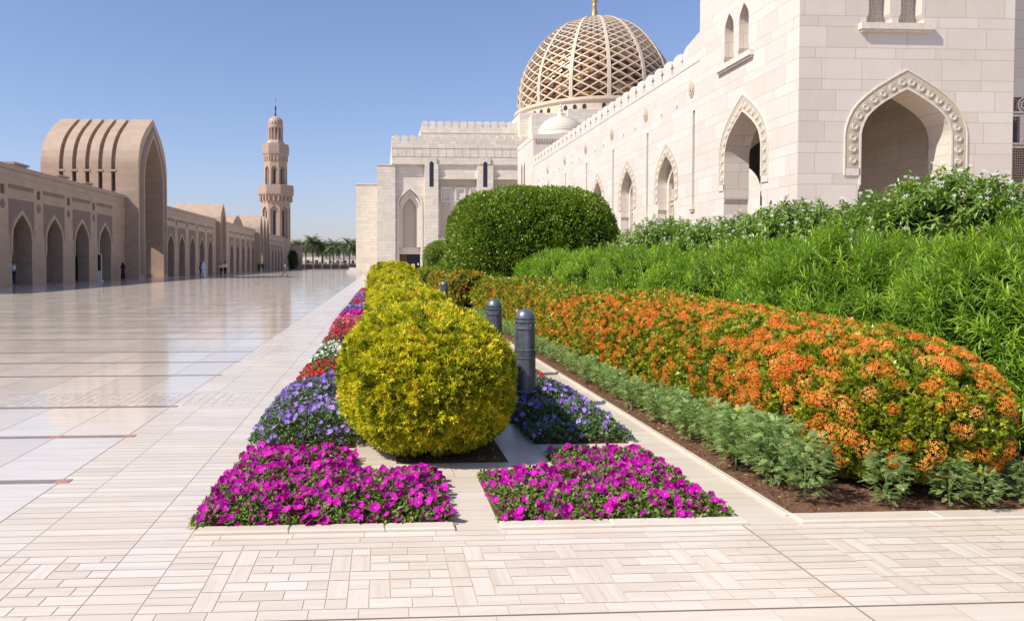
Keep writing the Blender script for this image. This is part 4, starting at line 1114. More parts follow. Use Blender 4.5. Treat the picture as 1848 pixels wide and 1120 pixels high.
# --- shoots: whorls of narrow or broad leaves
def shoots(n, P, D, nl, L, W, mat, name, parent, seed, droop=.5, tmpl=BLADE, spread=.9, along=.12, tone_lo=.15, tone_hi=.7, stem=None):
    r = np.random.RandomState(seed)
    Pn = np.repeat(P, nl, 0); Dn = np.repeat(D, nl, 0); k = np.tile(np.arange(nl), n)
    F = frames(D, r.normal(size=(n, 3))); X = np.repeat(F[:, :, 0], nl, 0); Z = np.repeat(F[:, :, 2], nl, 0)
    ph = k * 2.39996 + np.repeat(r.rand(n) * 6, nl)
    rad = X * np.cos(ph)[:, None] + Z * np.sin(ph)[:, None]
    tt = (k + .5) / nl                               # 0 = lowest leaf, 1 = tip
    out = spread * (1.15 - .8 * tt)[:, None]
    Dl = nrm(Dn * (.45 + .5 * tt)[:, None] + rad * out + r.normal(size=Dn.shape) * .16 + A([0, 0, -1.]) * (droop * (1 - tt))[:, None])
    Pl = Pn - Dn * (along * (1 - tt))[:, None]
    Up = nrm(Dn + A([0, 0, .6]))
    Xc = nrm(np.cross(Dl, Up)); Zc = np.cross(Xc, Dl); Fr = np.stack([Xc, Dl, Zc], -1)
    Ls = L * r.uniform(.65, 1.2, len(Pl)) * (1 - .25 * tt)
    tone = np.repeat(r.uniform(tone_lo, tone_hi, n), nl) + r.uniform(-.08, .08, len(Pl)) + .12 * tt
    V, Fc, tn = inst(tmpl, Pl, Fr, np.stack([Ls * W / L, Ls, Ls], 1), tone)
    return np_mesh(name, V, Fc, tn, [mat], parent)
BL3 = (A([(-.35,0,0),(.35,0,0),(.5,.35,.04),(-.5,.35,.04),(.36,.7,-.03),(-.36,.7,-.03),(0,1,-.2),(0,1,-.2)], float), A([(0,1,2,3),(3,2,4,5),(5,4,6,7)]), A([0., 0., .05]))
BROAD = (A([(0,0,0),(-.5,.35,.08),(0,.4,0),(.5,.35,.08),(-.38,.7,-.02),(0,.72,-.1),(.38,.7,-.02),(0,1,-.32)], float), A([(0,2,5,1),(0,3,6,2),(1,5,7,4),(5,2,6,7)]), A([0., .04, 0., .04]))
BROAD = (A([(0,0,0),(-.5,.4,.08),(0,.45,0),(.5,.4,.08),(0,1,-.3),(-.3,.75,-.06),(.3,.75,-.06)], float), A([(0,2,5,1),(0,3,6,2),(2,4,4,5),(2,6,4,4)]), A([0., .04, 0., .04]))
BROAD = (A([(0,0,0),(-.5,.4,.08),(0,1,-.3),(0,.45,-.02),(.5,.4,.08)], float), A([(0,3,2,1),(0,4,2,3)]), A([0., .05]))

# one long mass of feathery shrubs (several plants grown together, built as separate plants along the bed)
t = thing('feathery_shrub_hedge', 'bright green feathery mass of narrow leaved shrubs behind the orange hedge', 'shrub', (5.8, 14, 0))
def mass(cen, a, b, c, p, n, seed, lump):
    P, N = sup_sample(n, a, b, c, p, lump, seed, -.9); return P + A(cen), N
allP = []; allD = []
spec = [((6.35, 5.7, .96), 1.4, 2.0, 1.08, 2.2, 900), ((6.1, 8.9, .90), 1.35, 2.1, .98, 2.2, 860), ((6.1, 12.2, .90), 1.35, 2.3, 1.0, 2.3, 700), ((7.9, 9.5, .88), 1.2, 4.5, .92, 2.3, 700),
        ((6.1, 15.8, .94), 1.4, 2.4, .97, 2.3, 640), ((6.2, 19.4, .96), 1.45, 2.3, .97, 2.3, 560), ((6.2, 22.8, .98), 1.5, 2.2, .98, 2.3, 520), ((6.0, 25.4, .95), 1.3, 1.7, .98, 2.2, 330), ((8.4, 5.0, .95), 1.3, 1.6, 1.0, 2.2, 420)]
for i, (cen, a, b, c, p, n) in enumerate(spec):
    P, N = mass(cen, a, b, c, p, n * 3, 300 + i, .22); allP.append(P); allD.append(N)
    sup_core('shade_core', M['core'], t, (cen[0], cen[1], cen[2] - .1), a, b, c, p, None, 12, .70, 300 + i, .22)  # dark solid painted as the shade within the shrubs
P = np.concatenate(allP); N = np.concatenate(allD); r = np.random.RandomState(5)
# random offset in and out gives uneven outline
P = P + N * r.uniform(-.26, .10, (len(P), 1)); P[:, 2] = np.maximum(P[:, 2], .06)
D = nrm(N * .8 + r.normal(size=N.shape) * .35 + A([0, 0, .75]))
d = P[:, 1]
nearm = P[:, 1] < 10
shoots(nearm.sum(), P[nearm], D[nearm], 22, .16, .0135, M['feather'], 'foliage', t, 41, .55, BL3, 1.0, .14)
shoots((~nearm).sum(), P[~nearm], D[~nearm], 18, .16, .018, M['feather'], 'foliage', t, 42, .55, BL3, 1.0, .16)
st_ = MB()
for k in range(60):
    i = r.randint(len(P)); q = P[i]; st_.tube([(5.9 + (q[0]-5.9)*.4, q[1] + .1, 0), (q[0]*.75 + 5.9*.25, q[1], q[2]*.6), tuple(q)], [.014, .009, .004], 5)
o = st_.build('stems', M['bark'], t); o['kind'] = 'stuff'

# glossy broad-leaved shrubs with white flowers behind
t = thing('white_flowering_shrub_hedge', 'glossy leaved shrubs with small white flowers along the foot of the marble tower', 'shrub', (10, 16, 0))
allP = []; allD = []
spec = [((10.4, 9.4, 1.42), 1.9, 1.8, 1.28, 2.3, 460), ((9.7, 12.2, 1.5), 1.8, 1.9, 1.42, 2.3, 460), ((9.5, 15.6, 1.48), 1.8, 2.1, 1.40, 2.3, 400), ((9.4, 19, 1.42), 1.8, 2.2, 1.34, 2.3, 340), ((9.4, 22.8, 1.45), 1.8, 2.2, 1.38, 2.3, 320), ((10.2, 26.4, 1.5), 1.8, 2.0, 1.6, 2.3, 260), ((13.2, 10.8, 1.45), 1.8, 2.1, 1.4, 2.3, 260)]
for i, (cen, a, b, c, p, n) in enumerate(spec):
    P, N = mass(cen, a, b, c, p, n * 3, 400 + i, .25); allP.append(P); allD.append(N)
    sup_core('shade_core', M['core'], t, cen, a, b, c, p, None, 12, .78, 400 + i, .15)  # same painted inner shade behind the broad leaves
P = np.concatenate(allP); N = np.concatenate(allD); r = np.random.RandomState(6)
P = P + N * r.uniform(-.2, .14, (len(P), 1))
D = nrm(N * .7 + r.normal(size=N.shape) * .4 + A([0, 0, .8]))
shoots(len(P), P, D, 13, .16, .056, M['broad'], 'foliage', t, 43, .85, BROAD, 1.1, .16)
FL5 = []
def flower_template(lobes=5, depth=.18, eye=.16, rim=1.0, notchd=.12, seg=2):
    """facing +Y (radius 1)"""
    n = lobes * seg * 2; vs = [(0, -depth, 0)]; fs = []; tn = []
    ring1 = []; ring2 = []
    for k in range(n):
        a = 2 * math.pi * k / n; r1 = eye; lob = abs(math.cos(a * lobes / 2)); r2 = rim * (1 - notchd + notchd * lob)
        vs.append((r1 * math.cos(a), -depth * .35, r1 * math.sin(a))); ring1.append(len(vs) - 1)
    for k in range(n):
        a = 2 * math.pi * k / n; lob = abs(math.cos(a * lobes / 2)); r2 = rim * (1 - notchd + notchd * lob)
        vs.append((r2 * math.cos(a), .10 * (1 if k % 2 else -.3), r2 * math.sin(a))); ring2.append(len(vs) - 1)
    for k in range(n):
        j = (k + 1) % n
        if k % 2 == 0: fs.append((0, ring1[k], ring1[j], ring1[(k + 2) % n])); tn.append(.9)
        fs.append((ring1[k], ring2[k], ring2[j], ring1[j])); tn.append(0.)
    return A(vs, float), A(fs), A(tn)
FT = flower_template(5, .25, .14, 1., .2, 2)
STAR = (A([(0,0,0)] + [c for k in range(5) for c in ((.42*math.cos(1.257*k-.3), .04, .42*math.sin(1.257*k-.3)), (math.cos(1.257*k), .1, math.sin(1.257*k)), (.42*math.cos(1.257*k+.3), .04, .42*math.sin(1.257*k+.3)))], float),
        A([(0, 1+3*k, 2+3*k, 3+3*k) for k in range(5)]), np.zeros(5))
fr_ = np.where((N[:, 1] < .3) & (P[:, 2] > 1.2))[0]; i = r.choice(fr_, 1100, replace=False)
V, F, tn = inst(STAR, P[i] + D[i] * .05 + A([0, -.03, .05]), frames(nrm(D[i] * .5 + A([-.3, -.6, .3]))), r.uniform(.036, .062, 1100), r.uniform(.2, .6, 1100))
o = np_mesh('flowers', V, F, tn, [M['whitep']], t); o['kind'] = 'stuff'

# --- bedding plants
def bed(name, label, rects, n_leaf, n_flow, h, fr, leafm, petm, seed, leafL=.035, nsep=0, fw=.75, group='flower beds beside the golden hedges', dome=.5):
    r = np.random.RandomState(seed)
    x0 = min(q[0] for q in rects); x1 = max(q[1] for q in rects); y0 = min(q[2] for q in rects); y1 = max(q[3] for q in rects)
    t = thing(name, label, 'flower bed', ((x0 + x1) / 2, (y0 + y1) / 2, 0), group)
    ar = A([(q[1]-q[0])*(q[3]-q[2]) for q in rects]); ar = ar / ar.sum()
    def top(x, y):
        e = np.full(len(x), -9.)
        for q in rects:
            m = np.minimum(np.minimum(x - q[0], q[1] - x), np.minimum(y - q[2], q[3] - y)); e = np.maximum(e, m)
        e = np.clip((e + .05) / .22, 0.12, 1)
        P3 = np.stack([x * 3.3, y * 3.3, x * 0], 1)
        return h * (e ** .5) * (.82 + .30 * lumps(P3, seed))
    def pts(n, ov):
        c = r.choice(len(rects), n, p=ar); q = A(rects)[c]
        return q[:, 0] - ov + r.rand(n) * (q[:, 1] - q[:, 0] + 2 * ov), q[:, 2] - ov + r.rand(n) * (q[:, 3] - q[:, 2] + 2 * ov)
    x, y = pts(n_leaf, .035); z = top(x, y) * (1 - r.rand(n_leaf) ** 1.6 * .85)
    P = np.stack([x, y, np.maximum(z, .015)], 1)
    D = nrm(r.normal(size=(n_leaf, 3)) * .8 + A([0, 0, .35]))
    L = leafL * r.uniform(.6, 1.25, n_leaf)
    V, F, tn = inst(LEAF2, P, frames(D, r.normal(size=(n_leaf, 3)) * .5 + A([0, 0, 1.])), np.stack([L * .62, L, L], 1), r.uniform(.1, .95, n_leaf))
    np_mesh('foliage', V, F, tn, [leafm], t)
    x, y = pts(n_flow, .045); z = np.maximum(top(x, y), .03) + r.uniform(-.03, .03, n_flow)
    P = np.stack([x, y, z], 1); cx = A([(x0 + x1) / 2, (y0 + y1) / 2, 0])
    D = nrm(r.normal(size=(n_flow, 3)) * .55 + A([-.12, -.50, fw]))
    sz = fr * r.uniform(.5, 1.2, n_flow) * r.choice([1, 1, 1, .62], n_flow); tone = r.uniform(0, .6, n_flow)
    Fm = frames(D)
    d = np.linalg.norm(P - A([.2, 0, 1.6]), axis=1); vis = np.argsort(d / (sz / fr)); P, Fm, sz, tone = P[vis], Fm[vis], sz[vis], tone[vis]
    if n_flow > nsep:
        V, F, tn = inst(FT, P[nsep:], Fm[nsep:], sz[nsep:], tone[nsep:])
        o = np_mesh('blossoms', V, F, tn, [petm], t); o['kind'] = 'stuff'
    if nsep:
        ms = []
        for q in range(8):
            V, F, tn = inst(FT, A([[0., 0, 0]]), np.eye(3)[None], np.ones(1), A([.02 + .08 * q])); ob = np_mesh('tmp', V, F, tn, [petm]); ms.append(ob.data); bpy.data.objects.remove(ob)
        for i in range(min(nsep, n_flow)):
            ob = bpy.data.objects.new('blossom', ms[int(r.randint(8))]); COL.objects.link(ob); ob.parent = t
            mt = Matrix([list(Fm[i][0]) + [0], list(Fm[i][1]) + [0], list(Fm[i][2]) + [0], [0, 0, 0, 1]])
            ob.matrix_local = Matrix.Translation(Vector(P[i]) - wloc(t)) @ mt @ Matrix.Scale(float(sz[i]), 4)
    return t
bed('magenta_petunia_bed', 'L-shaped bed of magenta petunias left of the middle path, nearest the viewer', [(-1.12, .40, 4.45, 5.40), (-1.08, -.25, 5.3, 5.94)], 19000, 1250, .15, .0315, M['petleaf'], M['magenta'], 61, .036, 100)
bed('magenta_petunia_bed', 'bed of magenta petunias right of the middle path, nearest the viewer', [(.76, 2.17, 4.45, 5.38), (1.40, 2.17, 5.3, 5.98)], 13500, 680, .14, .0315, M['petleaf'], M['magenta'], 62, .036, 100)
bed('violet_flower_bed', 'mound of violet flowers left of the nearest golden bush', [(-1.12, -.20, 6.36, 9.05)], 17000, 680, .30, .032, M['purleaf'], M['violet'], 63, .036, 100)
bed('violet_flower_bed', 'mound of violet flowers right of the nearest golden bush, around the nearest bollard', [(1.36, 2.22, 6.4, 9.0)], 15000, 470, .24, .032, M['purleaf'], M['violet'], 64, .036, 100)
L_ = BEDS_L
cols = ['red', 'whitep', 'crimson', 'pinkp', 'magenta', 'violet', 'crimson', 'magenta', 'violet', 'pinkp', 'crimson']
nmz = {'red': 'scarlet', 'whitep': 'white', 'crimson': 'crimson', 'pinkp': 'pink', 'magenta': 'magenta', 'violet': 'violet'}
desc_L = ['bed of scarlet flowers left of the golden hedge, behind the violet mound', 'bed of white flowers left of the golden hedge', 'bed of crimson flowers left of the golden hedge, behind the white ones', 'bed of pink flowers left of the golden hedge',
          'bed of magenta flowers left of the golden hedge, behind the pink ones', 'dark violet bed left of the golden hedge, behind the magenta and pink ones', 'thin far strip of crimson flowers left of the hedges', 'far strip of magenta flowers left of the hedges', 'far strip of violet flowers left of the hedges', 'far strip of pink flowers left of the hedges', 'farthest strip of crimson flowers left of the hedges']
desc_R = ['bed of scarlet flowers right of the golden hedge, just behind the nearest bollard']
for k in range(11):
    c = cols[k]; q = L_[k + 1]; hh = [.14, .15, .26, .32, .36, .40, .3, .34, .38, .36, .36][k]
    nfl = [420, 330, 480, 520, 460, 380, 380, 380, 300, 300, 300][k]
    bed(nmz[c] + '_flower_bed', desc_L[k], [(-1.10 if k < 3 else -1.14, -.24, q[0], q[1])], 6500 if k < 4 else 3500, nfl, hh, .032 if k < 3 else .045, M['purleaf'], M[c], 70 + k, .04 if k < 4 else .06, 40 if k < 3 else 0)
for k in range(3):
    c = cols[k]; q = L_[k + 1]
    bed(nmz[c] + '_flower_bed', ['bed of scarlet flowers right of the golden hedge, just behind the nearest bollard', 'bed of white flowers right of the golden hedge, mostly hidden by it', 'bed of crimson flowers right of the golden hedge, mostly hidden by it'][k], [(1.36, 2.2, q[0], q[1])], 4500, 240, .15, .032, M['purleaf'], M[c], 90 + k, .045)

# --- marigold plants along the edge of the ixora bed
def pinnate():
    """one feathery leaf: midrib with paired narrow leaflets, along +Y"""
    P = []; D = []; L = []
    for k in range(5):
        y = .25 + .16 * k
        for s in (-1, 1): P.append((0, y, 0)); D.append((s * .9, .62, .05)); L.append(.34 - .035 * k)
    P.append((0, .9, 0)); D.append((0, 1, 0)); L.append(.26); P.append((0, 0, 0)); D.append((0, 1, 0)); L.append(.95)
    L = A(L); w = A([.36] * 11 + [.04]) * L
    return inst(LEAF, A(P, float), frames(A(D, float), A([[.02, 0, 1.]] * 12)), np.stack([w, L, L], 1), np.zeros(12))
PIN = pinnate()
def mari_mesh(seed):
    r = np.random.RandomState(seed); n = 300
    z = .06 + .38 * r.rand(n) ** .75; a = r.rand(n) * 6.283; rad = .02 + .13 * np.sin((z - .03) / .45 * 3.0) * r.rand(n) ** .5
    P = np.stack([rad * np.cos(a), rad * np.sin(a), z], 1)
    D = nrm(np.stack([np.cos(a), np.sin(a), r.uniform(-.5, 1.0, n)], 1)); L = r.uniform(.05, .085, n)
    V, F, tn = inst(PIN, P, frames(D, A([[0, 0, 1.]] * n) + r.normal(size=(n, 3)) * .3), L, r.uniform(.15, .85, n))
    ob = np_mesh('tmp', V, F, tn, [M['marileaf']]); me = ob.data; bpy.data.objects.remove(ob); me.name = 'marigold_foliage'; return me
mm = [mari_mesh(s) for s in range(4)]
b = MB(); b.tube([(0, 0, -.02), (.01, 0, .2), (0, .01, .36)], [.006, .005, .003], 5)
for k in range(6): a = k * 1.05; b.tube([(0, 0, .12 + .03 * k), (.07 * math.cos(a), .07 * math.sin(a), .2 + .03 * k)], [.004, .002], 4)
sob = b.build('tmp', M['marileaf']); stem_me = sob.data; bpy.data.objects.remove(sob)
r = np.random.RandomState(3)
pet = 18; P = np.zeros((pet * 2, 3)); a = np.arange(pet * 2) * 2.4
D = nrm(np.stack([np.cos(a), np.sin(a), np.repeat([.15, .8], pet)], 1)); V, F, tn = inst(LEAF, P, frames(D), np.stack([np.full(pet*2, .014), np.full(pet*2, .024), np.full(pet*2, .024)], 1), r.uniform(.2, .6, pet*2))
fo = np_mesh('tmp', V, F, tn, [M['yellowp']]); flow_me = fo.data; bpy.data.objects.remove(fo)
spots = [(2.82, 4.70, 1.0, 1, 0), (3.30, 4.58, .78, 0, 1), (3.70, 4.54, .74, 1, 2), (3.86, 4.47, .60, 1, 3), (4.22, 4.56, .66, 1, 1), (4.7, 4.8, .8, 0, 2), (5.2, 4.7, 1, 0, 0)]
y = 5.0; k = 0
while y < 21:
    spots.append((2.79 + r.uniform(-.09, .08), y, r.uniform(.85, 1.15) * float(np.interp(y, [4.7, 6, 8, 20], [1.08, .92, .66, .62])), int(r.rand() < .22), int(r.randint(4)))); y += r.uniform(.12, .19) if y < 10 else r.uniform(.17, .26)
ordn = ['at the kerb corner', 'second from the corner along the front kerb', 'third along the front kerb', 'leaning out over the front kerb', 'alone in shade right of the hedge', 'at the right edge, half in shade', 'beyond the right edge']
for i, (x, y, s, fl_, v) in enumerate(spots):
    lb = 'feathery grey-green marigold plant ' + (ordn[i] if i < 7 else 'in the row at the foot of the orange hedge')
    if i < 7 and i != 6 and fl_: lb += ', with a yellow bloom'
    t = thing('marigold_plant', lb, 'plant', (x, y, .01), 'marigold plants edging the orange hedge')
    t.rotation_euler.z = r.rand() * 6.28; t.scale = (s, s, s)
    for nm, me in (('foliage', mm[v]), ('stem', stem_me)):
        o = bpy.data.objects.new(nm, me); COL.objects.link(o); o.parent = t
    if fl_:
        o = bpy.data.objects.new('flower', flow_me); COL.objects.link(o); o.parent = t; o.location = (.03, 0, .43); 

# --- bollards
def bollard_proto(loc, label):
    t = thing('bollard_light', label, 'bollard', loc, 'grey metal bollard lights among the hedges')
    x, y = loc[0], loc[1]; b = MB()
    b.lathe([(.150, 0), (.150, .05), (.135, .06), (.135, .08), (.142, .085), (.142, .10), (.128, .11), (.125, .20), (.132, .205), (.132, .22), (.118, .23), (.113, .57), (.120, .575), (.120, .585), (.113, .59), (.113, .655), (.119, .66), (.119, .67), (.111, .675), (.105, .885)], x, y, 40)
    b.build('shaft', M['bmetal'], t, smooth=False)
    b = MB(); b.lathe([(.105, .885), (.116, .89), (.116, .905), (.108, .91), (.108, .955), (.116, .96), (.118, .975), (.104, .985), (.104, .992)], x, y, 40); b.build('collar', M['bmetal'], t)
    b = MB(); prof = [(.106 * math.cos(q / 10 * 1.5) ** .85, .992 + .118 * math.sin(q / 10 * 1.5)) for q in range(11)]; b.lathe(prof, x, y, 40); b.build('cap', M['bmetal'], t, smooth=True)
    b = MB()
    for k in range(30):
        a = 2 * math.pi * k / 30; c, s_ = math.cos(a), math.sin(a); r_ = .117
        b.add([(x + r_*c - .006*s_, y + r_*s_ + .006*c, .60), (x + r_*c + .006*s_, y + r_*s_ - .006*c, .60), (x + r_*c + .006*s_, y + r_*s_ - .006*c, .648), (x + r_*c - .006*s_, y + r_*s_ + .006*c, .648),
               (x + .11*c - .006*s_, y + .11*s_ + .006*c, .60), (x + .11*c + .006*s_, y + .11*s_ - .006*c, .60), (x + .11*c + .006*s_, y + .11*s_ - .006*c, .648), (x + .11*c - .006*s_, y + .11*s_ + .006*c, .648)],
              [(0,1,2,3),(0,4,5,1),(2,6,7,3),(1,5,6,2),(0,3,7,4)])
    b.build('fluted_band', M['bmetal'], t); b = MB()
    for k in range(14):          # scrollwork near the foot
        a = 2 * math.pi * k / 14
        for (rr_, zz) in ((.022, .15),):
            pts = [(x + .129 * math.cos(a + rr_ / .129 * math.cos(q)), y + .129 * math.sin(a + rr_ / .129 * math.cos(q)), zz + .026 * math.sin(q)) for q in [i * math.pi / 5 for i in range(11)]]
            b.tube(pts, .0045, 4)
    b.build('scrollwork', M['bmetal'], t)
    b = MB()
    for k in range(18):          # toothed light louvre on the side facing the path
        z = .70 + k * .0105
        for a in np.linspace(2.75, 3.5, 3): b.add([(x + .11*math.cos(a) , y + .11*math.sin(a), z), (x + .128*math.cos(a), y + .128*math.sin(a), z + .003), (x + .11*math.cos(a + .2), y + .11*math.sin(a + .2), z), (x + .11*math.cos(a+.1), y + .11*math.sin(a+.1), z + .006)], [(0,1,2),(0,1,3),(1,2,3)])
    b.build('louvre', M['bmetal'], t)
    for k in range(4):
        a = -1.2 + k * 1.57; b = MB(); cx, cy = x + .108 * math.cos(a), y + .108 * math.sin(a)
        b.lathe([(.0, .92), (.009, .923), (.013, .932), (.009, .941), (0, .944)], cx, cy, 8, False); b.build('screw', M['bmetal'], t)
    return t
g = G('bollard_metal'); p, nn, geo = g.pos(); nz_ = g.noise(geo.outputs['Position'], 14, 5, .6)
M['bmetal'] = g.base(g.mix(g.mr(nz_, .35, .7, 0., 1.), (.15, .165, .19), (.21, .225, .26)), g.mr(nz_, .3, .7, .30, .42), .5, .6)
b0 = bollard_proto((1.56, 7.86, 0), 'nearest dark grey metal bollard light, standing in the violet flowers')
for (x, y, lb) in ((1.57, 10.1, 'second dark grey metal bollard light, half hidden by the golden hedge'), (1.74, 20.2, 'farthest metal bollard light, only its domed cap showing above the golden hedge')):
    c = copy_tree(b0); c.location = (x, y, 0); c['label'] = lb

# --- distant palms and scrub
def frond_mesh():
    parts = []; n = 26
    pts = [Vector((0, 0, 0))]
    for k in range(1, 11): tt = k / 10; pts.append(Vector((0, 2.6 * tt, 1.1 * tt - 2.1 * tt ** 2.2)))
    P = []; D = []; L = []
    for k in range(n):
        tt = .12 + .86 * k / n; i = min(9, int(tt * 10)); q = pts[i].lerp(pts[i + 1], tt * 10 - i); d = (pts[i + 1] - pts[i]).normalized()
        for s in (-1, 1): P.append(q); D.append(Vector((s * .8, d.y * .7, d.z * .7 - .25))); L.append(.75 * (1 - .5 * abs(tt - .45) * 1.6))
    for i in range(10): P.append(pts[i]); D.append(pts[i + 1] - pts[i]); L.append(.3)
    return inst(LEAF, A([tuple(p) for p in P]), frames(A([tuple(p) for p in D])), np.stack([A(L) * .12, A(L), A(L)], 1), np.zeros(len(P)))
FRD = frond_mesh()
def palm_mesh(seed, h, fsc=1.):
    r = np.random.RandomState(seed); n = 62; a = r.rand(n) * 6.283; e = r.uniform(-.75, 1.25, n)
    D = np.stack([np.cos(a) * np.cos(e), np.sin(a) * np.cos(e), np.sin(e)], 1); up = np.stack([-np.cos(a) * np.sin(e), -np.sin(a) * np.sin(e), np.cos(e)], 1)
    F = frames(D, up); P = np.zeros((n, 3)) + A([0, 0, h])
    return inst(FRD, P, F, r.uniform(.9, 1.2, n) * fsc, r.uniform(.1, .8, n))
pp = [(-26.0, 230, 6.3, 1.15), (-24.2, 236, 6.6, 1.1), (-21.3, 229, 7.5, 1.3), (-18.8, 233, 6.9, 1.25), (-17.0, 243, 6.0, 1.05), (-14.9, 229, 6.5, 1.3), (-12.3, 241, 6.2, 1.15), (-9.9, 228, 6.7, 1.3), (-28.6, 238, 6.5, 1.1), (-22.8, 246, 6.9, 1.1), (-7.2, 233, 6.4, 1.2), (-20, 250, 6.2, 1.1)]
wheres = ['leftmost, beside the minaret', 'second from the left', 'tallest, third from the left', 'leaning into its tall neighbour', 'short, further back in the middle', 'with a full round crown, right of the middle', 'set back near the pale block', 'rightmost in view, against the pale block', 'behind the foot of the minaret', 'far behind the tallest one', 'hidden behind the pale block', 'far back behind the left pair']
for i, ((x, y, h, s), w_) in enumerate(zip(pp, wheres)):
    t = thing('date_palm', 'green date palm beyond the courtyard, ' + w_, 'palm tree', (x, y, 0), 'date palms beyond the courtyard')
    V, F, tn = palm_mesh(500 + i, h, s); V = V + A([x, y, 0]); np_mesh('crown', V, F, tn, [M['palm']], t)
    b = MB(); b.tube([(x, y, -.1), (x + .1, y, h * .5), (x, y, h)], [.28, .2, .24], 8); b.build('trunk', M['bark'], t)
P = []; 
r = np.random.RandomState(8); n = 9000; x = r.uniform(-60, 30, n); y = r.uniform(216, 262, n); hh = 1.4 + 1.1 * np.sin(x * .35) * np.sin(y * .3 + x * .1); P = np.stack([x, y, np.clip(hh, .3, 3) * r.rand(n)], 1)
V, F, tn = inst(LEAF, P, frames(r.normal(size=(n, 3)) + A([0, 0, .6])), np.stack([np.full(n, .35), np.full(n, .6), np.full(n, .6)], 1), r.uniform(.2, .9, n))
o = np_mesh('scrub', V, F, tn, [leafmat('dusty_scrub', [(0, (.10,.12,.06)), (1, (.26,.27,.15))], 0)]); props(o, 'dusty green scrub growing under the distant palms', 'scrub', kind='stuff')
for i, (x, y, h) in enumerate(((-33, 300, 5), (-16, 330, 4))):
    t = thing('low_house', ['low white house far behind the palms, left', 'low white house far behind the palms, middle'][i], 'house', (x, y, 0))
    b = MB(); b.box(x - 9, x + 9, y, y + 8, 0, h); b.build('wall', M['trim'], t)
    b = MB(); b.box(x - 9.3, x + 9.3, y - .3, y + 8.3, h, h + .4); b.build('roof', M['trim'], t)
    for k in range(5): b = MB(); b.box(x - 7.5 + k * 3.4, x - 6.3 + k * 3.4, y - .06, y - .01, 1.2, 2.9); b.build('window', M['dark'], t)
t = thing('creeper', 'dark green creeper climbing the wall at the right foot of the minaret', 'plant', (-24, 203, 0))
P, N = sup_sample(2500, 1.3, .8, 2.2, 2.0, .5, 77); P += A([-24.6, 204.2, 2.4]); V, F, tn = inst(LEAF, P, frames(N + rs.normal(size=N.shape) * .6), np.full(2500, .5), rs.uniform(0, .5, 2500)); np_mesh('foliage', V, F, tn, [M['palm']], t)

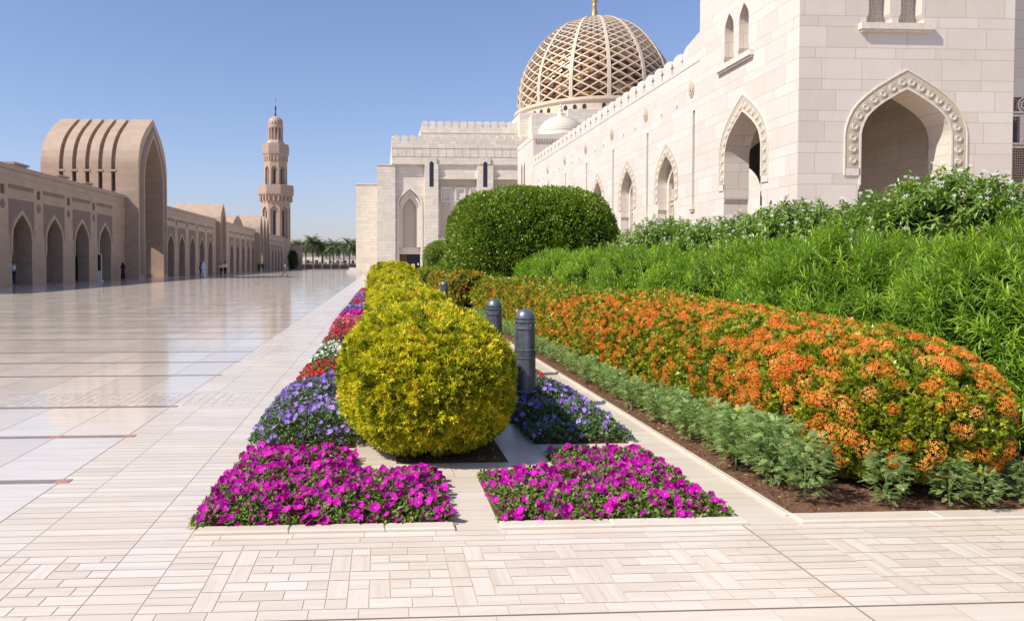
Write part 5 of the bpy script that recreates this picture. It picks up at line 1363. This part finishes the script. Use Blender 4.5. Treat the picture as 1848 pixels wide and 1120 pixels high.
# --- people
skin = flat('skin', (.36, .20, .13), .6); hairm = flat('black_hair', (.015, .012, .01), .5)
def cloth(n, c): return flat(n, c, .85, .1, 0, .15, 20, .2)
def skinmesh(name, pts, edges, rad, mat, parent, root=0, sub=1):
    me = bpy.data.meshes.new(name); me.from_pydata(pts, edges, []); o = link(name, me, mat, parent, local=True)
    m = o.modifiers.new('skin', 'SKIN'); sv = me.skin_vertices[0].data
    for i, r_ in enumerate(rad):
        rr_ = r_ if isinstance(r_, tuple) else (r_, r_); sv[i].radius = rr_; sv[i].use_root = (i == root)
    m.use_smooth_shade = True
    s = o.modifiers.new('sub', 'SUBSURF'); s.levels = sub; s.render_levels = sub
    return o
def person(label, x, y, rot, h=1.72, step=.0, robe=None, top=None, legs=None, veil=None, hair=True, armr=(.1, .0), group=None, hold=None):
    """facing -Y before rotation; built as one skinned body with clothing on top"""
    t = thing('person', label, 'person', (x, y, 0), group); t.rotation_euler.z = rot; s = h / 1.72; t.scale = (s, s, s)
    J = {'pel': (0, 0, .95), 'spi': (0, .01, 1.15), 'che': (0, .0, 1.34), 'nek': (0, 0, 1.48), 'hea': (0, -.015, 1.57), 'top': (0, -.01, 1.67)}
    for sd, nm in ((-1, 'l'), (1, 'r')):
        st = step * sd
        J['hip' + nm] = (.09 * sd, 0, .92); J['kne' + nm] = (.10 * sd, -.02 - st * .5, .50); J['ank' + nm] = (.10 * sd, .02 - st * 1.0 + (.1 if st < 0 else 0), .08 + (.05 if st < 0 else 0)); J['toe' + nm] = (.11 * sd, -.13 - st * 1.0, .03)
        J['sho' + nm] = (.18 * sd, 0, 1.41)
        bend = armr[0 if sd < 0 else 1]
        J['elb' + nm] = (.24 * sd, .02 + st * .4, 1.14); J['wri' + nm] = (.24 * sd * (1 - bend), -.06 + st * .8 - bend * .3, .90 + bend * .35)
        J['hnd' + nm] = (.24 * sd * (1 - bend * 1.3), -.09 + st * .9 - bend * .35, .82 + bend * .42)
    K = list(J); ix = {k: i for i, k in enumerate(K)}
    E_ = [('pel','spi'),('spi','che'),('che','nek'),('nek','hea'),('hea','top')]
    for n in 'lr': E_ += [('pel','hip'+n),('hip'+n,'kne'+n),('kne'+n,'ank'+n),('ank'+n,'toe'+n),('che','sho'+n),('sho'+n,'elb'+n),('elb'+n,'wri'+n),('wri'+n,'hnd'+n)]
    rad = {'pel': (.14,.10), 'spi': (.13,.09), 'che': (.15,.10), 'nek': .055, 'hea': (.078,.09), 'top': .06, 'hip': .08, 'kne': .055, 'ank': .04, 'toe': .035, 'sho': .06, 'elb': .042, 'wri': .028, 'hnd': .035}
    R_ = [rad.get(k, rad.get(k[:-1])) for k in K]
    skinmesh('body', [J[k] for k in K], [(ix[a], ix[b]) for a, b in E_], R_, skin, t)
    def sub(nm, ks, es, rr_, mat, grow):
        ii = {k: i for i, k in enumerate(ks)}
        rads = []
        for k in ks:
            q = rad.get(k, rad.get(k[:-1])); q = q if isinstance(q, tuple) else (q, q); rads.append((q[0] * rr_ + grow, q[1] * rr_ + grow))
        skinmesh(nm, [J[k] for k in ks], [(ii[a], ii[b]) for a, b in es], rads, mat, t)
    if top: sub('shirt', ['pel','spi','che','shol','shor','elbl','elbr','wril','wrir'], [('pel','spi'),('spi','che'),('che','shol'),('che','shor'),('shol','elbl'),('shor','elbr'),('elbl','wril'),('elbr','wrir')], 1.05, top, .015)
    if legs: sub('trousers', ['pel','hipl','hipr','knel','kner','ankl','ankr'], [('pel','hipl'),('pel','hipr'),('hipl','knel'),('hipr','kner'),('knel','ankl'),('kner','ankr')], 1.06, legs, .016)
    if robe:
        b = MB(); b.lathe([(.27, .05), (.25, .3), (.22, .7), (.19, .98), (.19, 1.2), (.22, 1.36), (.17, 1.45), (.07, 1.5)], 0, 0, 20, False, 0, 1, .72)
        me = bpy.data.meshes.new('robe'); me.from_pydata(b.v, [], b.f); me.materials.append(robe); me.polygons.foreach_set('use_smooth', [True] * len(me.polygons))
        link('robe', me, None, t, local=True)
        sub('sleeves', ['che','shol','shor','elbl','elbr','wril','wrir'], [('che','shol'),('che','shor'),('shol','elbl'),('shor','elbr'),('elbl','wril'),('elbr','wrir')], 1.1, robe, .025)
    if veil or hair:
        b = MB(); z0 = 1.42 if veil else 1.60; prof = ([(.17, 1.40), (.12, 1.47), (.115, 1.56), (.11, 1.66), (.06, 1.74), (0, 1.76)] if veil else [(.096, 1.58), (.102, 1.64), (.085, 1.71), (.04, 1.745), (0, 1.75)])
        b.lathe(prof, 0, .02, 14, False)
        me = bpy.data.meshes.new('hair'); me.from_pydata(b.v, [], b.f); me.materials.append(veil or hairm); me.polygons.foreach_set('use_smooth', [True] * len(me.polygons))
        link('headscarf' if veil else 'hair', me, None, t, local=True)
    return t
cw = cloth('pale_shirt_cloth', (.55,.62,.72)); cn = cloth('navy_cloth', (.03,.04,.08)); cd = cloth('black_cloth', (.015,.014,.016)); cm_ = cloth('plum_cloth', (.05,.015,.035)); cr = cloth('white_robe_cloth', (.68,.72,.85)); ct = cloth('tan_cloth', (.36,.28,.22)); cwh = cloth('white_cloth', (.78,.78,.76)); cg = cloth('grey_cloth', (.25,.25,.28))
person('man in a pale blue shirt and dark trousers in the leftmost visible arch', -26.5, 54.2, R(80), 1.75, .03, top=cw, legs=cn, armr=(.7, .5))
person('woman in a long dark plum robe and headscarf beside the big ribbed gate', -25.5, 73.8, R(60), 1.66, robe=cm_, veil=cm_, hair=False, armr=(.6, .6))
person('man in a long white robe walking in the shade of the arcade', -19.9, 83.2, R(160), 1.74, .12, robe=cr, veil=cr, hair=False)
person('person in dark clothes walking behind the man in the white robe', -20.4, 84.4, R(160), 1.70, .12, top=cd, legs=cd)
person('person with a white top and dark trousers, left of the pair by the smaller gate', -21.3, 98.8, R(170), 1.66, .15, top=cwh, legs=cd)
person('taller person in a white shirt, right of the pair by the smaller gate', -20.1, 95.6, R(170), 1.78, .18, top=cwh, legs=cd)
person('person in black, left of the distant pair before the narrow gates', -21.0, 127, R(5), 1.70, .15, top=cd, legs=cd)
person('person in black, right of the distant pair before the narrow gates', -20.1, 125.5, R(5), 1.74, .15, top=cd, legs=cd)
person('person in tan clothes and a pale hat striding alone across the sunlit courtyard', -11.2, 86, R(95), 1.74, .28, top=ct, legs=ct, veil=None)
person('person in a pale top standing in the brown doorway, left one', 4.5, 119.2, R(180), 1.72, .05, top=cwh, legs=cd)
person('person in a white shirt standing in the middle of the brown doorway', 5.2, 118.8, R(175), 1.75, .05, top=cwh, legs=cg)
person('person in dark robe with a white headscarf at the right of the doorway', 6.0, 118.6, R(180), 1.6, robe=cd, veil=cwh, hair=False)
person('person in a white robe by the pale wall left of the doorway', 1.7, 112, R(20), 1.68, robe=cwh, veil=cwh, hair=False)

# --- white framed notice stand by the arcade
t = thing('notice_stand', 'tall white framed notice stand in front of the arcade, left of the big gate', 'sign', (-24.7, 65.6, 0))
x, y = -24.7, 65.6
b = MB(); b.box(x - .20, x + .20, y - .05, y + .05, .1, .95); b.box(x - .3, x + .3, y - .2, y + .2, 0, .1); b.build('base', M['trim'], t)
b = MB()
for (a0, a1, z0, z1) in ((-.2, -.14, .95, 2.35), (.14, .2, .95, 2.35), (-.2, .2, 2.35, 2.45)): b.box(x + a0, x + a1, y - .04, y + .04, z0, z1)
b.build('frame', M['trim'], t)
b = MB(); b.box(x - .14, x + .14, y - .01, y + .01, .95, 2.35); b.build('panel', M['dark'], t)

# --- clods and leaf litter
r = np.random.RandomState(21)
ICO = (A([(0,0,.6),(1,0,0),(0,1,.05),(-1,0,0),(0,-1,-.05),(0,0,-.4)], float), A([(0,1,2,2),(0,2,3,3),(0,3,4,4),(0,4,1,1)]), np.zeros(4))
ICO = (A([(-.8,-.7,-.2),(.9,-.6,-.2),(.7,.8,-.2),(-.7,.7,-.2),(-.45,-.4,.5),(.5,-.35,.6),(.4,.5,.45),(-.4,.35,.55)], float), A([(4,5,6,7),(0,1,5,4),(1,2,6,5),(2,3,7,6),(3,0,4,7)]), np.zeros(5))
n = 1500; x = np.where(r.rand(n) < .6, r.uniform(2.61, 3.1, n), r.uniform(2.61, 6.5, n)); y = np.where(x < 3.1, r.uniform(4.5, 12, n), r.uniform(4.48, 5.3, n))
P = np.stack([x, y, np.full(n, .012)], 1); V, F, tn = inst(ICO, P, frames(r.normal(size=(n, 3)) * .4 + A([1, 0, 0]), A([[0, 0, 1.]] * n) + r.normal(size=(n, 3)) * .2), r.uniform(.006, .024, n))
o = np_mesh('soil_clods', V, F, None, [M['soil']]); props(o, 'loose brown clods scattered on the soil along the orange hedge', 'soil', kind='stuff')
n = 500; P = np.stack([np.concatenate([r.uniform(.14, 1.0, 160), r.uniform(2.62, 3.0, 340)]), np.concatenate([r.uniform(5.8, 6.6, 160), r.uniform(4.5, 10, 340)]), np.full(n, .02)], 1)
V, F, tn = inst(LEAF, P, frames(r.normal(size=(n, 3)) * A([1, 1, .15]), A([[0, 0, 1.]] * n) + r.normal(size=(n, 3)) * .3), np.stack([r.uniform(.01, .02, n)] * 2 + [r.uniform(.01, .02, n)], 1) * A([1, 2, 1]), r.uniform(0, 1, n))
o = np_mesh('leaf_litter', V, F, tn, [leafmat('dry_leaf', [(0, (.16,.08,.03)), (.6, (.33,.20,.07)), (1, (.50,.38,.10))], 0)]); props(o, 'dry fallen leaves on the soil below the hedges', 'leaf litter', kind='stuff')
